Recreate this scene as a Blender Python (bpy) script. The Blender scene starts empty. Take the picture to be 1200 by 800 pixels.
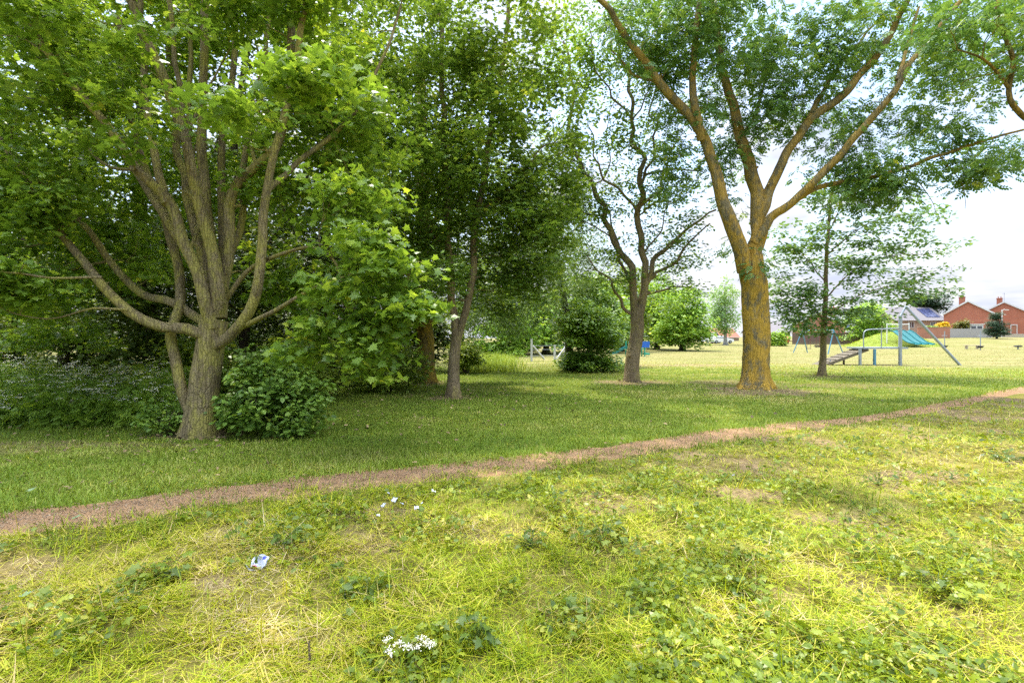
import bpy, math, random
import numpy as np
from mathutils import Vector
random.seed(7)
rng = np.random.default_rng(11)
SC = bpy.context.scene
COL = SC.collection
PI = math.pi
CAMZ, HOR, F = 1.5, 396.0, 600.0

# ------------------------------------------------------------------ noise
def _hash(ix, iy, seed):
    h = (ix.astype(np.int64) * 374761393 + iy.astype(np.int64) * 668265263 + seed * 1442695041) & 0xffffffff
    h = ((h ^ (h >> 13)) * 1274126177) & 0xffffffff
    return ((h ^ (h >> 16)) & 0xffff) / 65535.0
def vnoise(x, y, scale, seed=0):
    x = np.asarray(x, float) / scale; y = np.asarray(y, float) / scale
    ix = np.floor(x); iy = np.floor(y); fx = x - ix; fy = y - iy
    fx = fx * fx * (3 - 2 * fx); fy = fy * fy * (3 - 2 * fy)
    a = _hash(ix, iy, seed); b = _hash(ix + 1, iy, seed); c = _hash(ix, iy + 1, seed); d = _hash(ix + 1, iy + 1, seed)
    return (a * (1 - fx) + b * fx) * (1 - fy) + (c * (1 - fx) + d * fx) * fy
def fbm(x, y, scale, seed=0, octs=3):
    t = 0; a = 1; s = 0
    for o in range(octs):
        t = t + a * vnoise(x, y, scale / 2 ** o, seed + o * 17); s += a; a *= .55
    return t / s
def sstep(a, b, x):
    t = np.clip((np.asarray(x, float) - a) / (b - a), 0, 1)
    return t * t * (3 - 2 * t)

# ------------------------------------------------------------------ path line (world)
PATH_PX = [(-420, 668, 706), (-200, 634, 661), (0, 603, 627), (100, 590, 616), (200, 575, 601), (300, 566, 587), (400, 554, 575), (500, 547, 564),
           (600, 536, 553), (700, 524, 540), (800, 509, 524), (900, 498, 508), (1000, 489, 497), (1100, 473, 481), (1200, 452, 459), (1300, 443, 448), (1420, 436, 440)]
def gp(px, py):
    d = CAMZ * F / (py - HOR)
    return ((px - 600) / F * d, d)
PF = np.array([gp(a, b) for a, b, c in PATH_PX]); PN = np.array([gp(a, c) for a, b, c in PATH_PX])
def resample(P, n):
    s = np.r_[0, np.cumsum(np.linalg.norm(np.diff(P, axis=0), axis=1))]
    t = np.linspace(0, s[-1], n)
    return np.stack([np.interp(t, s, P[:, k]) for k in range(P.shape[1])], 1)
def smooth(P, it=6):
    P = P.copy()
    for _ in range(it): P[1:-1] = .25 * P[:-2] + .5 * P[1:-1] + .25 * P[2:]
    return P
_t = np.linspace(0, 1, 400)
def _lin(P):
    u = np.linspace(0, 1, len(P)); return np.stack([np.interp(_t, u, P[:, k]) for k in range(2)], 1)
PFs, PNs = smooth(_lin(PF), 60), smooth(_lin(PN), 60)
PC = (PFs + PNs) / 2
_tan = np.gradient(PC, axis=0); _tan /= np.linalg.norm(_tan, axis=1)[:, None]
_nrm = np.stack([-_tan[:, 1], _tan[:, 0]], 1)
PHW = np.clip(np.abs(((PFs - PNs) * _nrm).sum(1)) / 2, .2, .55)
PHW *= 1.06
PHW = np.convolve(np.pad(PHW, 20, mode='edge'), np.ones(41) / 41, 'valid')
def path_dist(x, y):
    """signed: distance to the path's edge (negative inside)"""
    x = np.asarray(x, float).ravel(); y = np.asarray(y, float).ravel()
    out = np.empty(len(x))
    for i in range(0, len(x), 20000):
        xs = x[i:i + 20000]; ys = y[i:i + 20000]
        d2 = (xs[:, None] - PC[None, ::2, 0]) ** 2 + (ys[:, None] - PC[None, ::2, 1]) ** 2
        k = d2.argmin(1)
        out[i:i + 20000] = np.sqrt(d2[np.arange(len(xs)), k]) - PHW[::2][k]
    return out
def path_side(x, y):
    """>0 beyond the path (far side)"""
    yy = np.interp(x, PC[:, 0], PC[:, 1]); return np.asarray(y) - yy

def gz(x, y, pd=None):
    x = np.asarray(x, float); y = np.asarray(y, float); sh = x.shape
    rise = sstep(55, 112, y) * (.6 + 1.3 * sstep(48, 82, x))
    if pd is None: pd = path_dist(x, y).reshape(sh)
    m = sstep(.15, 1.0, pd) * (1 - sstep(10, 20, np.hypot(x, y)))
    near = (y < np.interp(x, PC[:, 0], PC[:, 1])).astype(float)
    b = (fbm(x, y, 1.1, 3) - .5) * .20 + (fbm(x, y, .33, 9) - .5) * .11
    b2 = (fbm(x, y, 1.6, 5) - .5) * .07
    return rise + m * (near * b + (1 - near) * b2)
def gz1(x, y): return float(gz(np.array([x]), np.array([y]))[0])

def P(px, py, d): return np.array([(px - 600) / F * d, d, CAMZ + (HOR - py) / F * d])
def G(px, py):
    x, y = gp(px, py); return np.array([x, y, gz1(x, y)])
def GD(px, d):
    x = (px - 600) / F * d; return np.array([x, d, gz1(x, d)])

# ------------------------------------------------------------------ mesh builder
class MB:
    def __init__(s): s.V = []; s.F = []; s.A = []; s.n = 0
    def add(s, V, Fc, mat=0, attr=0.5, smooth=False):
        V = np.asarray(V, float).reshape(-1, 3); Fc = np.asarray(Fc, np.int64)
        if len(V) == 0 or len(Fc) == 0: return
        s.V.append(V); s.F.append((Fc + s.n, mat, attr, smooth)); s.n += len(V)
    def box(s, c, size, rotz=0, mat=0, tilt=None):
        v = np.array([(x, y, z) for x in (-.5, .5) for y in (-.5, .5) for z in (-.5, .5)]) * np.array(size)
        if tilt is not None:
            ca, sa = math.cos(tilt), math.sin(tilt)
            v = np.stack([v[:, 0] * ca + v[:, 2] * sa, v[:, 1], -v[:, 0] * sa + v[:, 2] * ca], 1)
        ca, sa = math.cos(rotz), math.sin(rotz)
        v = np.stack([v[:, 0] * ca - v[:, 1] * sa, v[:, 0] * sa + v[:, 1] * ca, v[:, 2]], 1) + np.array(c)
        s.add(v, [(0, 1, 3, 2), (4, 6, 7, 5), (0, 4, 5, 1), (2, 3, 7, 6), (0, 2, 6, 4), (1, 5, 7, 3)], mat)
    def tube(s, pts, rad, sides=8, mat=0, attr=.5, cap=True):
        pts = np.asarray(pts, float); n = len(pts)
        rad = np.broadcast_to(np.asarray(rad, float), (n,)) if np.ndim(rad) < 2 else rad
        T = np.gradient(pts, axis=0); T /= np.maximum(np.linalg.norm(T, axis=1), 1e-9)[:, None]
        u = np.cross(T[0], [0, 0, 1.]);
        if np.linalg.norm(u) < .1: u = np.cross(T[0], [1., 0, 0])
        u /= np.linalg.norm(u); U = []
        for i in range(n):
            u = u - T[i] * (u @ T[i]); u /= np.linalg.norm(u); U.append(u)
        U = np.array(U); W = np.cross(T, U)
        a = np.arange(sides) * 2 * PI / sides
        R = rad[:, None] if rad.ndim == 1 else rad
        V = pts[:, None, :] + (U[:, None, :] * np.cos(a)[None, :, None] + W[:, None, :] * np.sin(a)[None, :, None]) * R[:, :, None]
        i = np.arange(n - 1)[:, None] * sides; j = np.arange(sides)[None]; k = (np.arange(sides)[None] + 1) % sides
        q = np.stack([i + j, i + k, i + sides + k, i + sides + j], -1).reshape(-1, 4)
        s.add(V.reshape(-1, 3), q, mat, attr, True)
        if cap:
            s.add(V[-1], [tuple(range(sides))], mat, attr); s.add(V[0], [tuple(range(sides))[::-1]], mat, attr)
    def scatter(s, tv, tf, pos, R, sc, mat=0, attr=None):
        """copies of a template; tf: (m,k) faces; R (n,3,3); sc (n,) or (n,3)"""
        n = len(pos)
        if n == 0: return
        sc = np.asarray(sc, float)
        if sc.ndim == 1: sc = sc[:, None]
        v = tv[None] * sc[:, None, :]
        v = np.einsum('nij,nkj->nki', R, v) + pos[:, None, :]
        f = (tf[None] + (np.arange(n) * len(tv))[:, None, None]).reshape(-1, tf.shape[1])
        at = np.repeat(attr if attr is not None else np.full(n, .5), len(tf))
        s.add(v.reshape(-1, 3), f, mat, at)
    def build(s, name, mats, parent=None, smooth=None, local=False):
        V = np.concatenate(s.V)
        if parent is not None and not local:
            up = parent
            while up is not None: V = V - np.array(up.location); up = up.parent
        me = bpy.data.meshes.new(name)
        me.vertices.add(len(V)); me.vertices.foreach_set('co', V.astype(np.float32).ravel())
        loops = np.concatenate([f.ravel() for f, m, a, sm in s.F])
        cnt = np.concatenate([np.full(len(f), f.shape[1]) for f, m, a, sm in s.F])
        me.loops.add(len(loops)); me.loops.foreach_set('vertex_index', loops.astype(np.int32))
        me.polygons.add(len(cnt))
        me.polygons.foreach_set('loop_start', np.r_[0, np.cumsum(cnt)[:-1]].astype(np.int32))
        me.polygons.foreach_set('loop_total', cnt.astype(np.int32))
        me.polygons.foreach_set('material_index', np.concatenate([np.full(len(f), m) for f, m, a, sm in s.F]).astype(np.int32))
        sm_ = np.concatenate([np.full(len(f), (sm if smooth is None else smooth)) for f, m, a, sm in s.F])
        me.polygons.foreach_set('use_smooth', sm_)
        at = me.attributes.new('rnd', 'FLOAT', 'FACE')
        at.data.foreach_set('value', np.concatenate([np.broadcast_to(a, (len(f),)) for f, m, a, sm in s.F]).astype(np.float32))
        me.update(calc_edges=True)
        if not isinstance(mats, (list, tuple)): mats = [mats]
        for m in mats: me.materials.append(m)
        o = bpy.data.objects.new(name, me); COL.objects.link(o)
        if parent is not None: o.parent = parent
        return o

def tag(o, label=None, cat=None, group=None, kind=None):
    if label: o['label'] = label
    if cat: o['category'] = cat
    if group: o['group'] = group
    if kind: o['kind'] = kind
    return o
def thing(name, label, cat, loc=(0, 0, 0), group=None):
    o = bpy.data.objects.new(name, None); COL.objects.link(o); o.location = tuple(float(v) for v in loc)
    o.empty_display_size = .1
    return tag(o, label, cat, group)
def children(o): return [c for c in bpy.data.objects if c.parent == o]
def copy_tree(o, parent=None):
    c = o.copy(); COL.objects.link(c); c.parent = parent
    for ch in children(o): copy_tree(ch, c)
    return c

# ------------------------------------------------------------------ materials
def mat(name):
    m = bpy.data.materials.new(name); m.use_nodes = True
    nt = m.node_tree; b = nt.nodes['Principled BSDF']
    return m, nt, b
def ramp(nt, stops, fac=None):
    r = nt.nodes.new('ShaderNodeValToRGB'); e = r.color_ramp.elements
    while len(e) < len(stops): e.new(.5)
    for el, (p, c) in zip(e, stops): el.position = p; el.color = (*c, 1)
    if fac is not None: nt.links.new(fac, r.inputs[0])
    return r.outputs[0]
def noise(nt, scale, detail=4, rough=.6, vec=None, mapscale=None, coord='Object'):
    tc = nt.nodes.new('ShaderNodeTexCoord'); v = tc.outputs[coord]
    if mapscale:
        mp = nt.nodes.new('ShaderNodeMapping'); mp.inputs['Scale'].default_value = mapscale
        nt.links.new(v, mp.inputs['Vector']); v = mp.outputs[0]
    n = nt.nodes.new('ShaderNodeTexNoise'); n.inputs['Scale'].default_value = scale
    n.inputs['Detail'].default_value = detail; n.inputs['Roughness'].default_value = rough
    nt.links.new(v, n.inputs['Vector']); return n.outputs['Fac']
def mixc(nt, fac, a, b, mode='MIX'):
    m = nt.nodes.new('ShaderNodeMix'); m.data_type = 'RGBA'; m.blend_type = mode
    if isinstance(fac, (int, float)): m.inputs[0].default_value = fac
    else: nt.links.new(fac, m.inputs[0])
    for k, v in ((6, a), (7, b)):
        if isinstance(v, tuple): m.inputs[k].default_value = (*v, 1)
        else: nt.links.new(v, m.inputs[k])
    return m.outputs[2]
def bump(nt, b, h, strength=.5, dist=.05):
    n = nt.nodes.new('ShaderNodeBump'); n.inputs['Strength'].default_value = strength; n.inputs['Distance'].default_value = dist
    nt.links.new(h, n.inputs['Height']); nt.links.new(n.outputs[0], b.inputs['Normal'])
def attr(nt, name):
    a = nt.nodes.new('ShaderNodeAttribute'); a.attribute_name = name; return a.outputs['Fac']

LEAF_K = 2.2
def leaf_mat(name, stops, trans=.4, rough=.45, spec=.35, patch=1.2, tboost=(1.35, 1.2, .6)):
    k = 1.2 if name == 'lawn_grass' else .72 if 'grass' in name else (.72 if 'weed' in name or 'dock' in name else (1 if name in ('white_petal', 'yellow_leaf', 'conifer_leaf', 'olive_leaf') else LEAF_K))
    stops = [(p, tuple(v * k for v in c)) for p, c in stops]
    m, nt, b = mat(name)
    r = attr(nt, 'rnd'); nz = noise(nt, patch, 2)
    ad = nt.nodes.new('ShaderNodeMath'); ad.operation = 'MULTIPLY_ADD'; ad.inputs[1].default_value = .5
    nt.links.new(nz, ad.inputs[0]); 
    sb = nt.nodes.new('ShaderNodeMath'); sb.operation = 'MULTIPLY_ADD'; sb.inputs[1].default_value = .8; sb.inputs[2].default_value = -.15
    nt.links.new(r, sb.inputs[0]); nt.links.new(sb.outputs[0], ad.inputs[2])
    c = ramp(nt, stops, ad.outputs[0])
    nt.links.new(c, b.inputs['Base Color']); b.inputs['Roughness'].default_value = rough
    b.inputs['Specular IOR Level'].default_value = spec
    t = nt.nodes.new('ShaderNodeBsdfTranslucent')
    nt.links.new(mixc(nt, 1.0, c, tboost, 'MULTIPLY'), t.inputs['Color'])
    mx = nt.nodes.new('ShaderNodeMixShader'); mx.inputs[0].default_value = trans
    nt.links.new(b.outputs[0], mx.inputs[1]); nt.links.new(t.outputs[0], mx.inputs[2])
    nt.links.new(mx.outputs[0], nt.nodes['Material Output'].inputs[0])
    return m
def bark_mat(name, dark, light, lichen=None, lich_amt=.5, sc=6, fade=None):
    m, nt, b = mat(name)
    n1 = noise(nt, sc, 7, .75, mapscale=(1, 1, .2)); n2 = noise(nt, 1.3, 4, .6)
    tc = nt.nodes.new('ShaderNodeTexCoord'); mp = nt.nodes.new('ShaderNodeMapping'); mp.inputs['Scale'].default_value = (1, 1, .16); nt.links.new(tc.outputs['Object'], mp.inputs['Vector'])
    vo = nt.nodes.new('ShaderNodeTexVoronoi'); vo.feature = 'DISTANCE_TO_EDGE'; vo.inputs['Scale'].default_value = sc * 3.2; nt.links.new(mp.outputs[0], vo.inputs['Vector'])
    fis = ramp(nt, [(.0, (.5, .5, .5)), (.12, (1, 1, 1))], vo.outputs['Distance'])
    c = ramp(nt, [(.3, dark), (.68, light)], n1)
    c = mixc(nt, ramp(nt, [(.35, (0, 0, 0)), (.7, (.55, .55, .55))], n2), c, tuple(v * .6 for v in dark))
    if lichen:
        n3 = noise(nt, 3.4, 7, .75, mapscale=(1, 1, .55))
        f = ramp(nt, [(.62 - lich_amt * .33, (0, 0, 0)), (.72 - lich_amt * .30, (.9, .9, .9))], n3)
        if fade:
            sp = nt.nodes.new('ShaderNodeSeparateXYZ'); nt.links.new(tc.outputs['Object'], sp.inputs[0])
            mr = nt.nodes.new('ShaderNodeMapRange'); mr.inputs['From Min'].default_value = fade[0]; mr.inputs['From Max'].default_value = fade[1]; mr.inputs['To Min'].default_value = 1; mr.inputs['To Max'].default_value = fade[2]; nt.links.new(sp.outputs[2], mr.inputs['Value'])
            f = mixc(nt, 1.0, f, mr.outputs[0], 'MULTIPLY')
        c = mixc(nt, f, c, lichen)
    n4 = noise(nt, 45, 3, .6)
    c = mixc(nt, .45, c, ramp(nt, [(.3, (.25, .25, .25)), (.7, (1, 1, 1))], n4), 'MULTIPLY')
    c = mixc(nt, .55, c, fis, 'MULTIPLY')
    nt.links.new(c, b.inputs['Base Color']); b.inputs['Roughness'].default_value = .9; b.inputs['Specular IOR Level'].default_value = .15
    ad = nt.nodes.new('ShaderNodeMath'); ad.operation = 'ADD'; nt.links.new(n1, ad.inputs[0]); nt.links.new(n4, ad.inputs[1])
    ad2 = nt.nodes.new('ShaderNodeMath'); ad2.operation = 'ADD'; nt.links.new(ad.outputs[0], ad2.inputs[0]); nt.links.new(fis, ad2.inputs[1])
    bump(nt, b, ad2.outputs[0], .8, .035)
    return m
def flat_mat(name, col, rough=.6, metal=0, spec=.4, var=.15, sc=8):
    m, nt, b = mat(name)
    n = noise(nt, sc, 5)
    c = ramp(nt, [(.25, tuple(v * (1 - var) for v in col)), (.75, tuple(min(1, v * (1 + var)) for v in col))], n)
    nt.links.new(c, b.inputs['Base Color']); b.inputs['Roughness'].default_value = rough
    b.inputs['Metallic'].default_value = metal; b.inputs['Specular IOR Level'].default_value = spec
    return m
def brick_mat(name, c1, c2, mortar):
    m, nt, b = mat(name)
    tc = nt.nodes.new('ShaderNodeTexCoord')
    sp = nt.nodes.new('ShaderNodeSeparateXYZ'); nt.links.new(tc.outputs['Object'], sp.inputs[0])
    ad = nt.nodes.new('ShaderNodeMath'); ad.operation = 'ADD'; nt.links.new(sp.outputs[0], ad.inputs[0]); nt.links.new(sp.outputs[1], ad.inputs[1])
    cb = nt.nodes.new('ShaderNodeCombineXYZ'); nt.links.new(ad.outputs[0], cb.inputs[0]); nt.links.new(sp.outputs[2], cb.inputs[1])
    bt = nt.nodes.new('ShaderNodeTexBrick'); nt.links.new(cb.outputs[0], bt.inputs['Vector'])
    bt.inputs['Color1'].default_value = (*c1, 1); bt.inputs['Color2'].default_value = (*c2, 1); bt.inputs['Mortar'].default_value = (*mortar, 1)
    bt.inputs['Scale'].default_value = 1; bt.inputs['Brick Width'].default_value = .22; bt.inputs['Row Height'].default_value = .075; bt.inputs['Mortar Size'].default_value = .008
    n = noise(nt, .8, 4)
    c = mixc(nt, .4, bt.outputs['Color'], ramp(nt, [(.3, (.6, .55, .5)), (.7, (1, 1, 1))], n), 'MULTIPLY')
    nt.links.new(c, b.inputs['Base Color']); b.inputs['Roughness'].default_value = .9
    return m

M = {}
M['syc'] = leaf_mat('sycamore_leaf', [(.05, (.045, .085, .012)), (.45, (.085, .145, .02)), (.8, (.16, .225, .03)), (1, (.29, .29, .04))], .52, .36, .5)
M['dark'] = leaf_mat('maple_leaf', [(.05, (.036, .072, .012)), (.5, (.074, .125, .022)), (.85, (.135, .19, .03)), (1, (.26, .27, .04))], .46, .42, .4)
M['hedge'] = leaf_mat('hedge_leaf', [(.05, (.045, .075, .012)), (.5, (.09, .13, .018)), (.85, (.16, .2, .025)), (1, (.28, .28, .035))], .5)
M['ash'] = leaf_mat('ash_leaf', [(.05, (.035, .08, .024)), (.5, (.062, .12, .032)), (.85, (.12, .18, .03)), (1, (.24, .25, .035))], .38, .45, .35)
M['twisty'] = leaf_mat('sparse_leaf', [(.05, (.035, .065, .018)), (.5, (.06, .11, .022)), (.85, (.13, .19, .02)), (1, (.27, .3, .02))], .4)
M['gloom'] = leaf_mat('gloom_leaf', [(.05, (.022, .04, .008)), (.5, (.045, .07, .012)), (.85, (.085, .115, .018)), (1, (.16, .17, .025))], .3)  # darkened copy of the hedge leaf: back hedge shade put into the colour
M['parsley'] = leaf_mat('parsley_leaf', [(.05, (.06, .11, .014)), (.5, (.115, .18, .024)), (1, (.25, .32, .04))], .45)
M['young'] = leaf_mat('young_leaf', [(.05, (.03, .065, .024)), (.5, (.06, .115, .035)), (1, (.13, .19, .045))], .36)
M['willow'] = leaf_mat('willow_leaf', [(.05, (.035, .065, .018)), (.5, (.065, .105, .03)), (.85, (.12, .17, .045)), (1, (.18, .22, .06))], .35)
M['bright'] = leaf_mat('bright_leaf', [(.05, (.06, .12, .02)), (.5, (.12, .2, .03)), (.85, (.2, .28, .045)), (1, (.32, .36, .06))], .4)
M['birch'] = leaf_mat('birch_leaf', [(.05, (.07, .12, .045)), (.5, (.11, .18, .065)), (1, (.18, .25, .09))], .4)
M['shrub'] = leaf_mat('shrub_leaf', [(.05, (.04, .08, .014)), (.5, (.085, .145, .024)), (.85, (.15, .215, .032)), (1, (.26, .3, .04))], .35, .4, .45)
M['conifer'] = leaf_mat('conifer_leaf', [(.05, (.03, .06, .03)), (.6, (.05, .1, .05)), (1, (.09, .15, .06))], .2)
M['olive'] = leaf_mat('olive_leaf', [(.05, (.10, .11, .015)), (.6, (.15, .16, .022)), (1, (.24, .23, .04))], .3)
M['yellow'] = leaf_mat('yellow_leaf', [(.05, (.5, .36, .01)), (1, (.75, .55, .02))], .3)
M['weed'] = leaf_mat('weed_leaf', [(.05, (.06, .12, .014)), (.4, (.19, .29, .02)), (.75, (.38, .46, .03)), (1, (.6, .56, .05))], .35, .4, .4, patch=2)
M['dock'] = leaf_mat('dock_leaf', [(.05, (.08, .15, .02)), (.6, (.16, .25, .03)), (1, (.32, .40, .05))], .3, .35, .5)
M['lawn'] = leaf_mat('lawn_grass', [(.05, (.08, .145, .013)), (.4, (.15, .235, .02)), (.72, (.23, .30, .035)), (1, (.44, .40, .15))], .3, .55, .25, patch=.6)
M['fieldg'] = leaf_mat('field_grass', [(.05, (.16, .20, .03)), (.5, (.26, .27, .06)), (1, (.42, .36, .17))], .3, .6, .2)
M['rough'] = leaf_mat('rough_grass', [(.05, (.10, .19, .006)), (.28, (.30, .42, .008)), (.55, (.48, .58, .012)), (.76, (.66, .60, .06)), (.9, (.68, .53, .24)), (1, (.85, .75, .48))], .3, .5, .3, patch=.9)
M['white_petal'] = leaf_mat('white_petal', [(0, (.8, .78, .66)), (1, (.95, .93, .82))], .25, .6, .2)
M['bark'] = bark_mat('sycamore_bark', (.20, .16, .08), (.47, .385, .21), (.42, .38, .10), .5, 8)
M['bark_dark'] = bark_mat('dark_bark', (.06, .048, .034), (.17, .13, .09), (.12, .14, .04), .35)
M['bark_mid'] = bark_mat('mid_bark', (.24, .18, .10), (.54, .42, .25), (.44, .37, .13), .35, 9)
M['bark_ash'] = bark_mat('lichen_bark', (.18, .15, .085), (.47, .40, .225), (.72, .45, .06), .63, 6, (2.8, 7.0, .55))
M['bark_yel'] = bark_mat('mossy_bark', (.16, .12, .045), (.36, .27, .10), (.45, .3, .045), .5)
M['bark_birch'] = bark_mat('birch_bark', (.35, .33, .3), (.7, .68, .62))
M['soil'] = flat_mat('soil', (.2, .14, .085), .95, var=.4)
M['steel'] = flat_mat('galvanised_steel', (.30, .34, .38), .5, .4, var=.15)
M['bluesteel'] = flat_mat('blue_painted_steel', (.09, .24, .34), .4, 0, var=.15)
M['redsteel'] = flat_mat('dark_red_chain', (.16, .04, .035), .5)
M['teal'] = flat_mat('teal_plastic', (.02, .185, .19), .35, var=.08)
M['wood_dark'] = flat_mat('weathered_wood', (.13, .11, .075), .85, var=.35)
M['wood_pale'] = flat_mat('pale_wood', (.42, .36, .28), .8, var=.2)
M['wood_white'] = flat_mat('white_post_paint', (.45, .46, .45), .6, var=.2)
M['white'] = flat_mat('white_paint', (.62, .62, .61), .5, var=.06)
M['black'] = flat_mat('black_rubber', (.025, .025, .028), .7)
M['blue'] = flat_mat('blue_panel', (.02, .12, .5), .4)
M['green_plastic'] = flat_mat('green_plastic', (.02, .3, .2), .4)
M['brick'] = brick_mat('red_brick', (.42, .11, .055), (.50, .16, .085), (.28, .19, .15))
M['brick2'] = brick_mat('orange_brick', (.36, .125, .066), (.42, .17, .095), (.34, .25, .2))
M['brick3'] = brick_mat('buff_brick', (.36, .25, .18), (.42, .3, .21), (.38, .33, .28))
M['roof'] = flat_mat('grey_roof_tile', (.17, .16, .165), .85, var=.2)
M['roof_red'] = flat_mat('clay_roof_tile', (.27, .1, .06), .85, var=.2)
M['solar'] = flat_mat('solar_cell', (.05, .06, .13), .15, var=.2)
M['glass'] = flat_mat('window_glass', (.05, .06, .07), .08, spec=.8)
M['fence'] = flat_mat('brown_fence', (.13, .09, .075), .85, var=.3)
M['fence_grey'] = flat_mat('grey_fence', (.36, .35, .34), .85, var=.15)
M['carwhite'] = flat_mat('white_car_paint', (.75, .76, .78), .25, spec=.6, var=.03)
M['carblue'] = flat_mat('blue_car_paint', (.05, .1, .3), .25, spec=.6, var=.03)
M['carred'] = flat_mat('red_car_paint', (.4, .02, .03), .25, spec=.6, var=.03)
M['paper'] = flat_mat('white_paper', (.52, .56, .66), .5, var=.1, sc=30)
M['ink'] = flat_mat('blue_ink', (.06, .08, .5), .5)
M['inkred'] = flat_mat('pink_ink', (.6, .15, .2), .5)
M['foil'] = flat_mat('pale_leaf_back', (.17, .25, .11), .6, var=.2)
M['straw'] = flat_mat('straw', (.6, .5, .3), .7, var=.3)
M['mow'] = None

# ------------------------------------------------------------------ templates
def T(vs): return np.array(vs, float)
def lobed():
    pts = [(0, .0), (.05, .14), (-.12, .42), (.20, .34), (.34, .62), (.50, .28), (.62, .30), (.68, .14), (1.0, 0)]
    full = pts + [(x, -y) for x, y in pts[1:-1][::-1]]
    v = T([(x, y, -.18 * abs(y) - .12 * x * x) for x, y in full])
    return v, np.array([list(range(len(full)))])
LOBE = lobed()
LOBE_LO = (T([(0, 0, 0), (-.08, .36, -.06), (.3, .2, 0), (.4, .5, -.1), (.6, .2, -.02), (1, 0, -.1), (.6, -.2, -.02), (.4, -.5, -.1), (.3, -.2, 0), (-.08, -.36, -.06)]), np.array([list(range(10))]))
DIA = (T([(0, 0, 0), (.45, .3, -.04), (1, 0, -.1), (.45, -.3, -.04)]), np.array([[0, 3, 2, 1]]))
OVAL = (T([(0, 0, 0), (.25, .27, .02), (.65, .27, .0), (1, 0, -.1), (.65, -.27, 0), (.25, -.27, .02)]), np.array([[0, 5, 4, 3, 2, 1]]))
NARROW = (T([(0, 0, 0), (.4, .09, -.03), (1, 0, -.15), (.4, -.09, -.03)]), np.array([[0, 3, 2, 1]]))
def pinnate(k=4, W=.07):
    v = []; f = []
    def leaflet(o, ang, L, w):
        c, s = math.cos(ang), math.sin(ang); b = len(v)
        for x, y in ((0, 0), (.45 * L, w), (L, 0), (.45 * L, -w)):
            v.append((o + x * c - y * s, x * s + y * c, -.25 * (o + x * c) ** 2 - .12 * abs(x * s + y * c)))
        f.append([b, b + 3, b + 2, b + 1])
    for i in range(k):
        o = .22 + .62 * i / k
        leaflet(o, 1.0, .36, W); leaflet(o, -1.0, .36, W)
    leaflet(.8, 0, .36, W)
    return T(v), np.array(f)
PIN = pinnate()
PINB = pinnate(3, .115)
def rots(n, tilt=.6, droop=.0, yaw=None):
    """leaf frames: x along the leaf, z the normal; tilt: how far normals stray from up"""
    yaw = rng.uniform(0, 2 * PI, n) if yaw is None else yaw
    nx = np.stack([rng.normal(0, tilt, n), rng.normal(0, tilt, n), np.ones(n)], 1)
    nx /= np.linalg.norm(nx, axis=1)[:, None]
    x = np.stack([np.cos(yaw), np.sin(yaw), np.full(n, -droop) + rng.normal(0, .15, n)], 1)
    x -= nx * (x * nx).sum(1)[:, None] * (1 - min(droop, .9)); x /= np.linalg.norm(x, axis=1)[:, None]
    y = np.cross(nx, x); y /= np.linalg.norm(y, axis=1)[:, None]
    z = np.cross(x, y)
    return np.stack([x, y, z], 2)

# ------------------------------------------------------------------ trees
def spline(pts, step=.2):
    pts = np.asarray(pts, float)
    if len(pts) < 3: 
        n = max(3, int(np.linalg.norm(pts[-1] - pts[0]) / step)); t = np.linspace(0, 1, n)[:, None]
        return pts[0] * (1 - t) + pts[-1] * t
    Q = np.vstack([2 * pts[0] - pts[1], pts, 2 * pts[-1] - pts[-2]]); out = []
    for i in range(1, len(Q) - 2):
        a, b, c, d = Q[i - 1], Q[i], Q[i + 1], Q[i + 2]
        n = max(2, int(np.linalg.norm(c - b)[None][0] / step) if c.ndim == 1 else 2)
        for t in np.arange(n) / n:
            out.append(.5 * ((2 * b) + (c - a) * t + (2 * a - 5 * b + 4 * c - d) * t * t + (3 * b - a - 3 * c + d) * t ** 3))
    out.append(pts[-1]); return np.array(out)

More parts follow.
